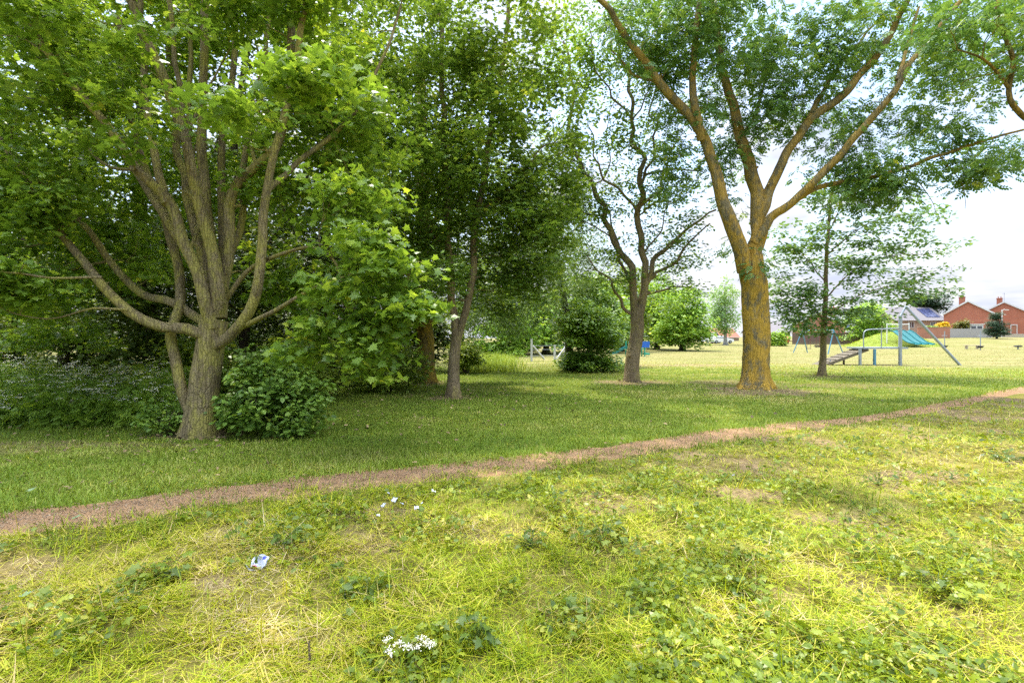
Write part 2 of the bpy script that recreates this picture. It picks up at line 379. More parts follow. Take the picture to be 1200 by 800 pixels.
def grow(d0, limbs, blobs, trunk_mat, leaf, leaf_mats, name, label, cat='tree', group=None, base=None,
         leaf_size=(.1, .15), per=40, cl=.45, tilt=.6, droop=.2, flat=.55, clump=.35, wob=.03, sides=10, twig=.005, flare=1.35, leafscale=None, trunkname='trunk', stubs=.35):
    mb = MB(); N = []; NR = []
    for li, (pts, r0, r1) in enumerate(limbs):
        W = np.array([P(a, b, d0 + c) for a, b, c in pts])
        if li == 0 and base is not None:
            W[0] = base
        p = spline(W, .15 if d0 < 25 else .6); n = len(p); t = np.linspace(0, 1, n)
        r = r0 + (r1 - r0) * t ** .8
        s = np.cumsum(np.r_[0, np.linalg.norm(np.diff(p, axis=0), axis=1)])
        for k in range(3):
            wv = np.interp(s, np.arange(0, s[-1] + .6, .45), rng.normal(0, 1, len(np.arange(0, s[-1] + .6, .45))))
            if n > 4: p[2:-1, k] += (wv * wob * (.35 if li == 0 else 1) * np.minimum(1, s / .5))[2:-1] * (1 if k < 2 else .5)
        sd = sides if r0 > .05 else 7
        if li == 0:
            r = r * (1 + (flare - 1) * .6 * np.exp(-s / .5) + (flare - 1) * np.exp(-s / .13))
        a = np.arange(sd) * 2 * PI / sd
        ph = rng.uniform(0, 6, 4)
        lump = 1 + .06 * np.sin(3 * a + ph[0])[None] * np.sin(s * 2.1 + ph[1])[:, None] + .05 * np.sin(2 * a + ph[2])[None] * np.cos(s * 1.3 + ph[3])[:, None] + rng.normal(0, .018, (n, sd))
        if li == 0: lump = lump + (flare - 1) * .55 * np.exp(-s / .28)[:, None] * np.sin(5 * a + ph[0])[None]
        if li == 0: p[0, 2] -= .12
        mb.tube(p, r[:, None] * lump, sd)
        for q in range(rng.poisson(stubs * s[-1])):
            i = rng.integers(3, n) if n > 4 else 0
            if r[i] < .03 or (li == 0 and s[i] < .6): continue
            w = rng.normal(0, 1, 3); w[2] = abs(w[2]) * .6; w /= np.linalg.norm(w); rs = r[i] * rng.uniform(.18, .4); ln = r[i] + rng.uniform(.03, .16)
            mb.tube(p[i] + w[None] * np.array([.4 * r[i], r[i] * .85, r[i] * 1.02, ln])[:, None], np.array([rs * 1.9, rs * 1.7, rs * 1.05, rs * .8]), 7)
        k0 = 0 if li else int(n * .55)
        N.append(p[k0:]); NR.append(r[k0:])
    N = list(np.concatenate(N)); NR = list(np.concatenate(NR))
    # cluster centres
    C = []; Lm = []
    for bl in blobs:
        px, py, dd, rx, ry, rd, n = bl[:7]; mi = bl[7] if len(bl) > 7 else 0
        d = d0 + dd; c = P(px, py, d); R = np.array([rx * d / F, rd, ry * d / F])
        got = 0; tries = 0; seeds = rng.normal(0, 1, (max(3, n // 7), 3)); seeds /= np.linalg.norm(seeds, axis=1)[:, None]; seeds *= rng.uniform(.3, 1, (len(seeds), 1))
        while got < n and tries < n * 30:
            tries += 1
            if rng.random() < clump: v = seeds[rng.integers(len(seeds))] + rng.normal(0, .22, 3)
            else:
                v = rng.normal(0, 1, 3); v *= rng.random() ** (1 / 2.3) / np.linalg.norm(v)
            if np.linalg.norm(v) > 1.08: continue
            q = c + v * R
            if q[2] < .1: continue
            C.append(q); Lm.append(mi); got += 1
    C = np.array(C); Lm = np.array(Lm)
    Na = np.array(N)
    dist = np.array([np.min(((Na - c) ** 2).sum(1)) for c in C])
    order = np.argsort(dist); cap = len(N) + len(C) * 8
    NB = np.empty((cap, 3)); NB[:len(N)] = Na; RB = np.empty(cap); RB[:len(N)] = NR; k = len(N)
    for i in order:
        c = C[i]; v = c - NB[:k]; ds = np.sqrt((v ** 2).sum(1))
        cost = ds + .6 * np.maximum(0, -v[:, 2]) + np.where(RB[:k] < twig * 1.1, .25, 0)
        j = int(cost.argmin()); a = NB[j].copy(); L = ds[j]
        if L < .08: continue
        r0 = min(RB[j] * .7, twig * 1.2 + .011 * L); m = max(4, min(7, int(L / .25)))
        t = np.linspace(0, 1, m)[:, None]
        side = rng.normal(0, .13, 3) * L; side[2] += .10 * L
        pts = a * (1 - t) + c * t + side * (4 * t * (1 - t)) * .8
        pts[1:-1] += rng.normal(0, .035 * min(L, 1.2), (m - 2, 3))
        rr = np.linspace(r0, max(twig * .6, r0 * .25), m)
        mb.tube(pts, rr, 5 if d0 < 10 else 4, cap=False)
        q = m - 1; NB[k:k + q] = pts[1:]; RB[k:k + q] = rr[1:]; k += q
    # leaves
    th = thing(name, label, cat, base if base is not None else P(*limbs[0][0][0][:2], d0), group)
    mb.build(trunkname, trunk_mat, th)
    lb = MB(); tv, tf = leaf
    for mi in range(len(leaf_mats)):
        cs = C[Lm == mi]
        if not len(cs): continue
        cnt = np.maximum(3, (per * rng.uniform(.55, 1.45, len(cs))).astype(int))
        idx = np.repeat(np.arange(len(cs)), cnt); n = len(idx)
        rad = cl * rng.uniform(.7, 1.3, len(cs))[idx]
        u = rng.normal(0, 1, (n, 3)); u *= (rng.random(n) ** .45 / np.linalg.norm(u, axis=1))[:, None]
        pos = cs[idx] + u * rad[:, None] * np.array([1, 1, flat])
        pos[:, 2] -= droop * .5 * (u[:, 0] ** 2 + u[:, 1] ** 2) * rad
        yaw = np.arctan2(u[:, 1], u[:, 0]) + rng.normal(0, .8, n)
        crnd = rng.uniform(-.14, .14, len(cs))[idx]
        lb.scatter(tv, tf, pos, rots(n, tilt, droop, yaw), rng.uniform(*leaf_size, n), mi, np.clip(rng.normal(.45, .2, n) + crnd, 0, 1))
    lb.build('crown', leaf_mats, th, smooth=False)
    return th

#@@SETTING
exec_order = []
# ------------------------------------------------------------------ ground
def build_ground():
    rr = np.r_[.25, np.geomspace(.5, 40, 230), np.geomspace(42, 1600, 70)]
    na = 420; aa = np.linspace(-PI, PI, na, endpoint=False)
    # finer in front
    aa = PI / 2 + np.sign(aa) * (np.abs(aa) / PI) ** 1.6 * PI
    R, A = np.meshgrid(rr, aa, indexing='ij'); X = R * np.cos(A); Y = R * np.sin(A)
    pd = path_dist(X, Y).reshape(X.shape)
    Z = gz(X, Y, pd)
    Z = np.where(np.hypot(X, Y) > 400, Z * 1.0, Z)
    mb = MB(); n = len(rr)
    i = np.arange(n - 1)[:, None] * na; j = np.arange(na)[None]; k = (j + 1) % na
    q = np.stack([i + j, i + na + j, i + na + k, i + k], -1).reshape(-1, 4)
    mb.add(np.stack([X, Y, Z], -1).reshape(-1, 3), q, 0, .5, True)
    mb.add(np.stack([X[0], Y[0], Z[0]], -1), [tuple(range(na))], 0, .5, True)
    m, nt, b = mat('ground_turf')
    near = attr(nt, 'near'); fld = attr(nt, 'field'); bare = attr(nt, 'bare')
    n1 = noise(nt, 1.1, 6, .65); n2 = noise(nt, 14, 5, .7); n3 = noise(nt, .18, 4, .6, mapscale=(1, 3, 1))
    n4 = noise(nt, .5, 5, .65, mapscale=(.5, 2.2, 1))
    lawn = ramp(nt, [(.3, (.085, .115, .02)), (.55, (.145, .185, .028)), (.75, (.24, .235, .07))], n1)
    rough = ramp(nt, [(.3, (0.112, 0.101, 0.038)), (.5, (0.195, 0.180, 0.038)), (.72, (0.300, 0.247, 0.105))], n1)
    fieldc = ramp(nt, [(.3, (.18, .178, .06)), (.5, (.245, .22, .092)), (.7, (.31, .262, .138))], n4)
    fieldc = mixc(nt, ramp(nt, [(.42, (0, 0, 0)), (.62, (.7, .7, .7))], n3), fieldc, (.145, .17, .04))
    c = mixc(nt, near, lawn, rough); c = mixc(nt, fld, c, fieldc)
    soil = ramp(nt, [(.3, (.15, .105, .06)), (.7, (.30, .215, .13))], n2)
    c = mixc(nt, bare, c, soil)
    c = mixc(nt, .5, c, ramp(nt, [(.28, (.45, .45, .4)), (.62, (1, 1, 1))], n2), 'MULTIPLY')
    nt.links.new(c, b.inputs['Base Color']); b.inputs['Roughness'].default_value = 1; b.inputs['Specular IOR Level'].default_value = .05
    bump(nt, b, n2, .8, .03)
    o = mb.build('ground', m); tag(o, kind='structure')
    me = o.data; co = np.stack([X, Y], -1).reshape(-1, 2); co = np.vstack([co, np.stack([X[0], Y[0]], -1)])
    x, y = co[:, 0], co[:, 1]
    side = path_side(x, y)
    jit = (fbm(x, y, .8, 31) - .5) * .8
    near_ = 1 - sstep(-.5, -.1, side + jit * .4)
    edge = field_edge(x)
    fld_ = sstep(-2.5, 2.5, y + (fbm(x, y, 3, 41) - .5) * 6 - edge)
    b_ = bare_mask(x, y)
    for nm, v in (('near', near_), ('field', fld_), ('bare', b_)):
        at = me.attributes.new(nm, 'FLOAT', 'POINT'); at.data.foreach_set('value', v.astype(np.float32))
def field_edge(x): return 26.0 + 0 * np.asarray(x)
def patch(x, y, px, py, rx, ry, seed):
    cx, cy = gp(px, py); n = (fbm(x, y, .5, seed) - .5) * .9
    d = np.sqrt(((x - cx) / rx) ** 2 + ((y - cy) / ry) ** 2)
    return 1 - sstep(.6, 1.15, d + n)
def bare_mask(x, y):
    b = np.zeros_like(x)
    for i, (px, py, rx, ry, a) in enumerate([(60, 521, 2.6, .22, .5), (-150, 528, 3, .3, .5), (730, 596, .5, .35, .7), (860, 545, .9, .5, .45), (860, 448, 1.6, 1.2, .6), (1000, 452, 3, .9, .5),
                                             (445, 640, .25, .16, .8), (245, 690, .22, .12, .6), (390, 745, .14, .1, .6), (20, 660, .4, .2, .55), (235, 508, .7, .5, .7),
                                             (530, 466, .7, .6, .8), (740, 448, 1.3, 1, .8), (886, 458, 1.7, 1.3, .85), (963, 441, .9, .8, .6), (500, 449, .9, .8, .7), (800, 428, 3.5, 1.4, .55), (650, 715, .1, .1, .5)]):
        b = np.maximum(b, a * patch(x, y, px, py, rx, ry, 60 + i))
    nr = path_side(x, y) < 0
    b = np.maximum(b, nr * .85 * sstep(.58, .68, fbm(x, y, .55, 131)) * sstep(.2, .6, np.hypot(x, y) * .1))
    return b

def build_path():
    n = len(PC); m = 9; mb = MB()
    u = np.linspace(-1, 1, m)
    s = np.r_[0, np.cumsum(np.linalg.norm(np.diff(PC, axis=0), axis=1))]
    e1 = 1.05 + .8 * (fbm(s, s * 0, 1.1, 71) - .5) + .35 * (vnoise(s, s * 0, .22, 72) - .5)
    e2 = 1.05 + .8 * (fbm(s, s * 0 + 9, 1.1, 73) - .5) + .35 * (vnoise(s, s * 0 + 5, .22, 74) - .5)
    off = np.where(u[None] > 0, u[None] * e1[:, None], u[None] * e2[:, None]) * PHW[:, None]
    X = PC[:, None, 0] + _nrm[:, None, 0] * off; Y = PC[:, None, 1] + _nrm[:, None, 1] * off
    Z = gz(X, Y) + .012 - .012 * (np.abs(u)[None] ** 6) - 0 * X
    i = np.arange(n - 1)[:, None] * m; j = np.arange(m - 1)[None]
    q = np.stack([i + j, i + j + 1, i + m + j + 1, i + m + j], -1).reshape(-1, 4)
    mb.add(np.stack([X, Y, Z], -1).reshape(-1, 3), q[:, ::-1], 0, .5, True)
    mt, nt, b = mat('trodden_earth')
    n1 = noise(nt, 3, 6, .7); n2 = noise(nt, 38, 4, .75); n3 = noise(nt, 90, 2, .6)
    c = ramp(nt, [(.3, (.20, .118, .06)), (.7, (.38, .238, .125))], n1)
    c = mixc(nt, ramp(nt, [(.52, (0, 0, 0)), (.68, (.75, .75, .75))], n2), c, (.28, .21, .14))
    c = mixc(nt, ramp(nt, [(.58, (0, 0, 0)), (.7, (.6, .6, .6))], n3), c, (.09, .055, .035))
    nt.links.new(c, b.inputs['Base Color']); b.inputs['Roughness'].default_value = .95; b.inputs['Specular IOR Level'].default_value = .1
    bump(nt, b, n2, .9, .02)
    tag(mb.build('path', mt), kind='structure')
    # chips, twigs and crumbs lying on the path
    N = 9000; k = (n * rng.random(N) ** 1.0).astype(int); k = np.clip(k, 0, n - 1)
    keep = rng.random(N) < np.clip(6 / np.hypot(PC[k, 0], PC[k, 1]), 0, 1); k = k[keep]; N = len(k)
    o_ = rng.normal(0, .5, N) * PHW[k]; x = PC[k, 0] + _nrm[k, 0] * o_ + rng.normal(0, .03, N); y = PC[k, 1] + _nrm[k, 1] * o_ + rng.normal(0, .03, N)
    pos = np.stack([x, y, gz(x, y) + .016], 1); cb = MB()
    cb.scatter(*DIA, pos, rots(N, .35), np.stack([rng.uniform(.008, .035, N), rng.uniform(.006, .025, N), np.full(N, .03)], 1), 0, rng.random(N))
    mt2, nt, b = mat('path_chips'); r = attr(nt, 'rnd')
    nt.links.new(ramp(nt, [(0, (.09, .06, .035)), (.5, (.20, .14, .085)), (.85, (.30, .22, .14)), (1, (.42, .34, .23))], r), b.inputs['Base Color']); b.inputs['Roughness'].default_value = .9
    tag(cb.build('path_debris', mt2), 'brown chips and dry crumbs strewn along the trodden earth path', 'debris', kind='stuff')

# ------------------------------------------------------------------ grass
def polar(n, r0, r1, half=1.02):
    r = np.exp(rng.uniform(math.log(r0), math.log(r1), n)); a = PI / 2 + rng.uniform(-half, half, n)
    return r * np.cos(a), r * np.sin(a)
def blade(seg, w, bend):
    v = []; 
    for i in range(seg):
        t = i / seg; ww = w * (1 - t ** 1.5); v += [(-ww, bend * t * t, t), (ww, bend * t * t, t)]
    v.append((0, bend, 1.0))
    f4 = [(2 * i, 2 * i + 1, 2 * i + 3, 2 * i + 2) for i in range(seg - 1)]
    f3 = [(2 * seg - 2, 2 * seg - 1, 2 * seg)]
    return T(v), np.array(f4), np.array(f3)
def add_blades(mb, x, y, z, h, w, lean, bend, at, mi=0, seg=3):
    """blades: each has length h, half width w, lean (0 upright .. pi/2 lying), bend"""
    n = len(x); yaw = rng.uniform(0, 2 * PI, n)
    t = np.linspace(0, 1, seg + 1)
    dx, dy = np.cos(yaw), np.sin(yaw)
    ang = lean[:, None] + bend[:, None] * t[None]
    sx = np.cumsum(np.c_[np.zeros(n), np.sin(ang[:, 1:])], 1) / seg * h[:, None]; sz = np.cumsum(np.c_[np.zeros(n), np.cos(ang[:, 1:])], 1) / seg * h[:, None]
    sz = np.maximum(sz, .004 * t[None])
    ww = w[:, None] * (1 - t[None] ** 1.7)
    cx = x[:, None] + dx[:, None] * sx; cy = y[:, None] + dy[:, None] * sx; cz = z[:, None] + sz
    L = np.stack([cx - dy[:, None] * ww, cy + dx[:, None] * ww, cz], -1); Rr = np.stack([cx + dy[:, None] * ww, cy - dx[:, None] * ww, cz], -1)
    V = np.empty((n, 2 * seg + 1, 3)); V[:, 0:2 * seg:2] = L[:, :seg]; V[:, 1:2 * seg:2] = Rr[:, :seg]; V[:, 2 * seg] = np.stack([cx[:, -1], cy[:, -1], cz[:, -1]], -1)
    b = (np.arange(n) * (2 * seg + 1))[:, None]
    base = mb.n
    q = np.concatenate([np.stack([b[:, 0] + 2 * i, b[:, 0] + 2 * i + 1, b[:, 0] + 2 * i + 3, b[:, 0] + 2 * i + 2], 1) for i in range(seg - 1)]) if seg > 1 else None
    tr = np.stack([b[:, 0] + 2 * seg - 2, b[:, 0] + 2 * seg - 1, b[:, 0] + 2 * seg], 1)
    mb.V.append(V.reshape(-1, 3)); mb.n += n * (2 * seg + 1)
    if q is not None: mb.F.append((q + base, mi, np.tile(at, seg - 1), False))
    mb.F.append((tr + base, mi, at, False))

def build_grass():
    # mown lawn beyond the path
    x, y = polar(330000, 3.2, 34); pd = path_dist(x, y); sd = path_side(x, y)
    ok = (sd > 0) & (pd > -.12 + .5 * (fbm(x, y, .4, 5) - .5) - .25 * rng.random(len(x)) ** 3); bm = bare_mask(x, y); ok &= rng.random(len(x)) > bm * .93
    ok &= rng.random(len(x)) < np.clip(1.2 - sstep(22, 34, y) * .8, 0, 1)
    x, y, pd, bm = x[ok], y[ok], pd[ok], bm[ok]; n = len(x); r = np.hypot(x, y)
    z = gz(x, y, pd)
    lush = np.exp(-np.maximum(pd, 0) / .35)
    pt = fbm(x, y, 1.3, 21)
    h = (.035 + .03 * rng.random(n) + .05 * lush * rng.random(n) + .03 * np.clip(pt - .5, 0, 1)) * (1 + r / 60)
    w = .0022 * (1 + r / 7)
    dry = sstep(.45, .7, fbm(x * .45, y * 1.3, 1.6, 77)) * .38 + (fbm(x, y, .45, 79) - .5) * .6
    fl = sstep(18, 30, y) * .3 + .42 * sstep(-1, 5, x) * sstep(8, 12, y) * sstep(.42, .62, fbm(x, y, 1.1, 201))
    at = np.clip(rng.normal(.36, .17, n) + dry + fl - lush * .12 + bm * .4, 0, 1)
    mb = MB(); add_blades(mb, x, y, z, h, w, np.abs(rng.normal(0, .5, n)), rng.uniform(.1, 1.0, n), at, 0, 2)
    tag(mb.build('grass', M['lawn']), 'short mown green grass of the lawn under the trees', 'grass', kind='stuff')
    # rough cut grass in front of the path
    x, y = polar(480000, 1.25, 17, 1.08); pd = path_dist(x, y); sd = path_side(x, y)
    bm = bare_mask(x, y)
    ok = (sd < 0) & (pd > -.12 + .5 * (fbm(x, y, .4, 6) - .5) - .25 * rng.random(len(x)) ** 3) & (rng.random(len(x)) > bm * .85)
    ok &= rng.random(len(x)) < .3 + .7 * sstep(.38, .58, fbm(x, y, .16, 141, 2))
    x, y, pd, bm = x[ok], y[ok], pd[ok], bm[ok]; n = len(x); r = np.hypot(x, y); z = gz(x, y, pd)
    pt = fbm(x, y, .8, 91); pt2 = fbm(x, y, .28, 93)
    edge = np.exp(-np.maximum(pd, 0) / .3)
    hay = sstep(.42, .62, pt) ; lie = rng.random(n) < (.45 + .4 * hay) * (1 - .8 * edge)
    lean = np.where(lie, rng.uniform(1.15, 1.5, n), np.abs(rng.normal(0, .55, n))); bend = np.where(lie, rng.uniform(-.2, .4, n), rng.uniform(.2, 1.3, n))
    h = np.where(lie, rng.uniform(.03, .15, n), rng.uniform(.025, .08, n) * (1 + 1.1 * sstep(.5, .7, pt2))) 
    h = h * np.where(r < 6, 1, 1.0)
    w = np.where(lie, rng.uniform(.0012, .0032, n), rng.uniform(.0014, .0032, n)) * (1 + np.maximum(r - 3, 0) / 6)
    tall = (rng.random(n) < .006) & (r > 1.9); h = np.where(tall, rng.uniform(.2, .4, n), h); lean = np.where(tall, np.abs(rng.normal(.2, .3, n)), lean)
    green = sstep(.45, .7, fbm(x, y, 1.5, 55)); right = sstep(-1, 2.5, x) * (1 - sstep(3, 6.5, y))
    at = np.clip(rng.normal(.40, .24, n) + (.24 + .10 * sstep(1.5, -2.5, x)) * hay + np.where(lie, .07, -.09) - .22 * edge - .26 * green - .08 * right + .3 * bm, 0, 1)
    zz = z + np.where(lie, rng.uniform(0, .045, n), 0)
    mb = MB(); add_blades(mb, x, y, zz, h, w, lean, bend, at, 0, 3)
    tag(mb.build('rough_grass', M['rough']), 'tangled yellow green cut grass and straw in the foreground', 'grass', kind='stuff')
    # dead leaves and bits of twig lying under the trees
    cs = [(235, 512), (531, 466), (740, 447), (886, 455), (963, 440), (500, 448)]; X = []; Y = []
    for a_, b_ in cs:
        cx, cy = gp(a_, b_); r = np.abs(rng.normal(0, 2.2, 420)) + .3; t = rng.uniform(0, 2 * PI, 420); X.append(cx + r * np.cos(t)); Y.append(cy + r * np.sin(t))
    x2, y2 = polar(1000, 3, 24); X = np.r_[np.concatenate(X), x2]; Y = np.r_[np.concatenate(Y), y2]; ok = path_side(X, Y) > 0; X, Y = X[ok], Y[ok]; n = len(X)
    mb = MB(); pos = np.stack([X, Y, gz(X, Y) + rng.uniform(.02, .06, n)], 1); tw = rng.random(n) < .3
    mb.scatter(*OVAL, pos[~tw], rots((~tw).sum(), .5), rng.uniform(.03, .08, (~tw).sum()), 0, rng.random((~tw).sum()))
    sc = np.stack([rng.uniform(.08, .3, tw.sum()), rng.uniform(.02, .05, tw.sum()), np.full(tw.sum(), .1)], 1); mb.scatter(*NARROW, pos[tw], rots(tw.sum(), .2), sc, 0, rng.random(tw.sum()) * .5)
    m_, nt, b_ = mat('dead_leaf'); nt.links.new(ramp(nt, [(0, (.09, .06, .035)), (.5, (.22, .15, .07)), (1, (.42, .32, .15))], attr(nt, 'rnd')), b_.inputs['Base Color']); b_.inputs['Roughness'].default_value = .8
    tag(mb.build('leaf_litter', m_), 'brown dead leaves and twigs lying in the grass under the trees', 'leaf litter', kind='stuff')
    # mown straw lying on top of the rough grass in swathes
    x, y = polar(34000, 1.25, 14, 1.08); pd = path_dist(x, y); sd = path_side(x, y)
    ok = (sd < 0) & (pd > .1) & (rng.random(len(x)) < .06 + .94 * sstep(.52, .66, fbm(x, y * 1.6, .8, 191) + .04 * sstep(1.5, -2, x))); x, y, pd = x[ok], y[ok], pd[ok]; n = len(x); r = np.hypot(x, y)
    mb = MB(); add_blades(mb, x, y, gz(x, y, pd) + rng.uniform(.02, .065, n), rng.uniform(.06, .24, n), rng.uniform(.0012, .003, n) * (1 + np.maximum(r - 3, 0) / 6), rng.uniform(1.25, 1.6, n), rng.uniform(-.3, .35, n), np.clip(rng.normal(.84, .14, n), 0, 1), 0, 3)
    tag(mb.build('mown_straw', M['rough']), 'pale mown straw lying in swathes over the rough grass', 'straw', kind='stuff')
    # clippings lying on the lawn and dry thatch
    x, y = polar(32000, 3.2, 30); pd = path_dist(x, y); sd = path_side(x, y)
    ok = (pd > -.15) & ((sd > 0) | (rng.random(len(x)) < .25)) & (rng.random(len(x)) < .12 + .88 * sstep(.5, .68, fbm(x * .6, y, .9, 171))); x, y, pd = x[ok], y[ok], pd[ok]; n = len(x)
    mb = MB(); add_blades(mb, x, y, gz(x, y, pd) + rng.uniform(.01, .035, n), rng.uniform(.04, .16, n), .0016 * (1 + np.hypot(x, y) / 7), rng.uniform(1.3, 1.55, n), rng.uniform(-.2, .2, n), np.clip(rng.normal(.82, .13, n), 0, 1), 0, 2)
    tag(mb.build('grass_clippings', M['rough']), 'dry straw coloured clippings scattered over the lawn', 'clippings', kind='stuff')
    # broad leaved weeds between
    x, y = polar(170000, 1.25, 13, 1.08); pd = path_dist(x, y); sd = path_side(x, y)
    m = fbm(x, y, .55, 101)
    ok = (sd < 0) & (pd > .25) & (m + .08 * sstep(-1, 3, x) > .535) & (rng.random(len(x)) > .25); x, y, pd = x[ok], y[ok], pd[ok]; n = len(x); z = gz(x, y, pd)
    mb = MB(); k = rng.random(n) < .3
    pos = np.stack([x, y, z + rng.uniform(.015, .09, n)], 1)
    at = np.clip(rng.normal(.5, .26, n), 0, 1)
    sz = (.008 + .042 * rng.random(n) ** 2.6) * (1 + np.hypot(x, y) / 25)
    mb.scatter(*OVAL, pos[~k], rots((~k).sum(), .7, .15), sz[~k], 0, at[~k]); mb.scatter(*LOBE_LO, pos[k], rots(k.sum(), .65, .15), sz[k] * 1.3, 0, at[k])
    tag(mb.build('weeds', M['weed']), 'low broad leaved weeds and clover growing through the cut grass', 'weeds', kind='stuff')
    # coarser tufts of the far field
    x, y = polar(60000, 26, 110, .95); n = len(x); z = gz(x, y); r = np.hypot(x, y)
    mb = MB(); add_blades(mb, x, y, z, .05 + .03 * rng.random(n) + r * .0004, .003 * r / 8, np.abs(rng.normal(0, .6, n)), rng.uniform(.2, 1, n), np.clip(rng.normal(.85, .15, n) + (fbm(x * .3, y, 6, 3) - .5) * .7, 0, 1), 0, 1)
    tag(mb.build('field_grass', M['fieldg']), 'pale sunlit grass of the open playing field', 'grass', kind='stuff')

# ------------------------------------------------------------------ vegetation
def bush(name, label, px, py, d, blobs, leafm, leaf=OVAL, size=(.05, .09), per=40, cl=.25, cat='shrub', group=None, stems=5, barkm='bark_dark', **kw):
    """blobs: (px,py,dd,rx,ry,rd,n)"""
    base = GD(px, d)
    bpx, bpy = 600 + base[0] / d * F, HOR - (base[2] - CAMZ) / d * F
    limbs = []
    rx = max(b[3] for b in blobs); ry = max(b[4] for b in blobs)
    for i in range(stems):
        a = (i - (stems - 1) / 2) / max(1, stems - 1) * 2
        limbs.append(([(bpx + a * 3, bpy, 0), (bpx + a * rx * .3, bpy - ry * .7, rng.normal(0, .1)), (bpx + a * rx * .6, bpy - ry * 1.3, rng.normal(0, .2))], .02 * d / 12, .008 * d / 12))
    return grow(d, limbs, blobs, M[barkm], leaf, [M[leafm]], name, label, cat, group, base, size, per, cl, trunkname='stem', flare=1.0, sides=6, wob=.01, **kw)

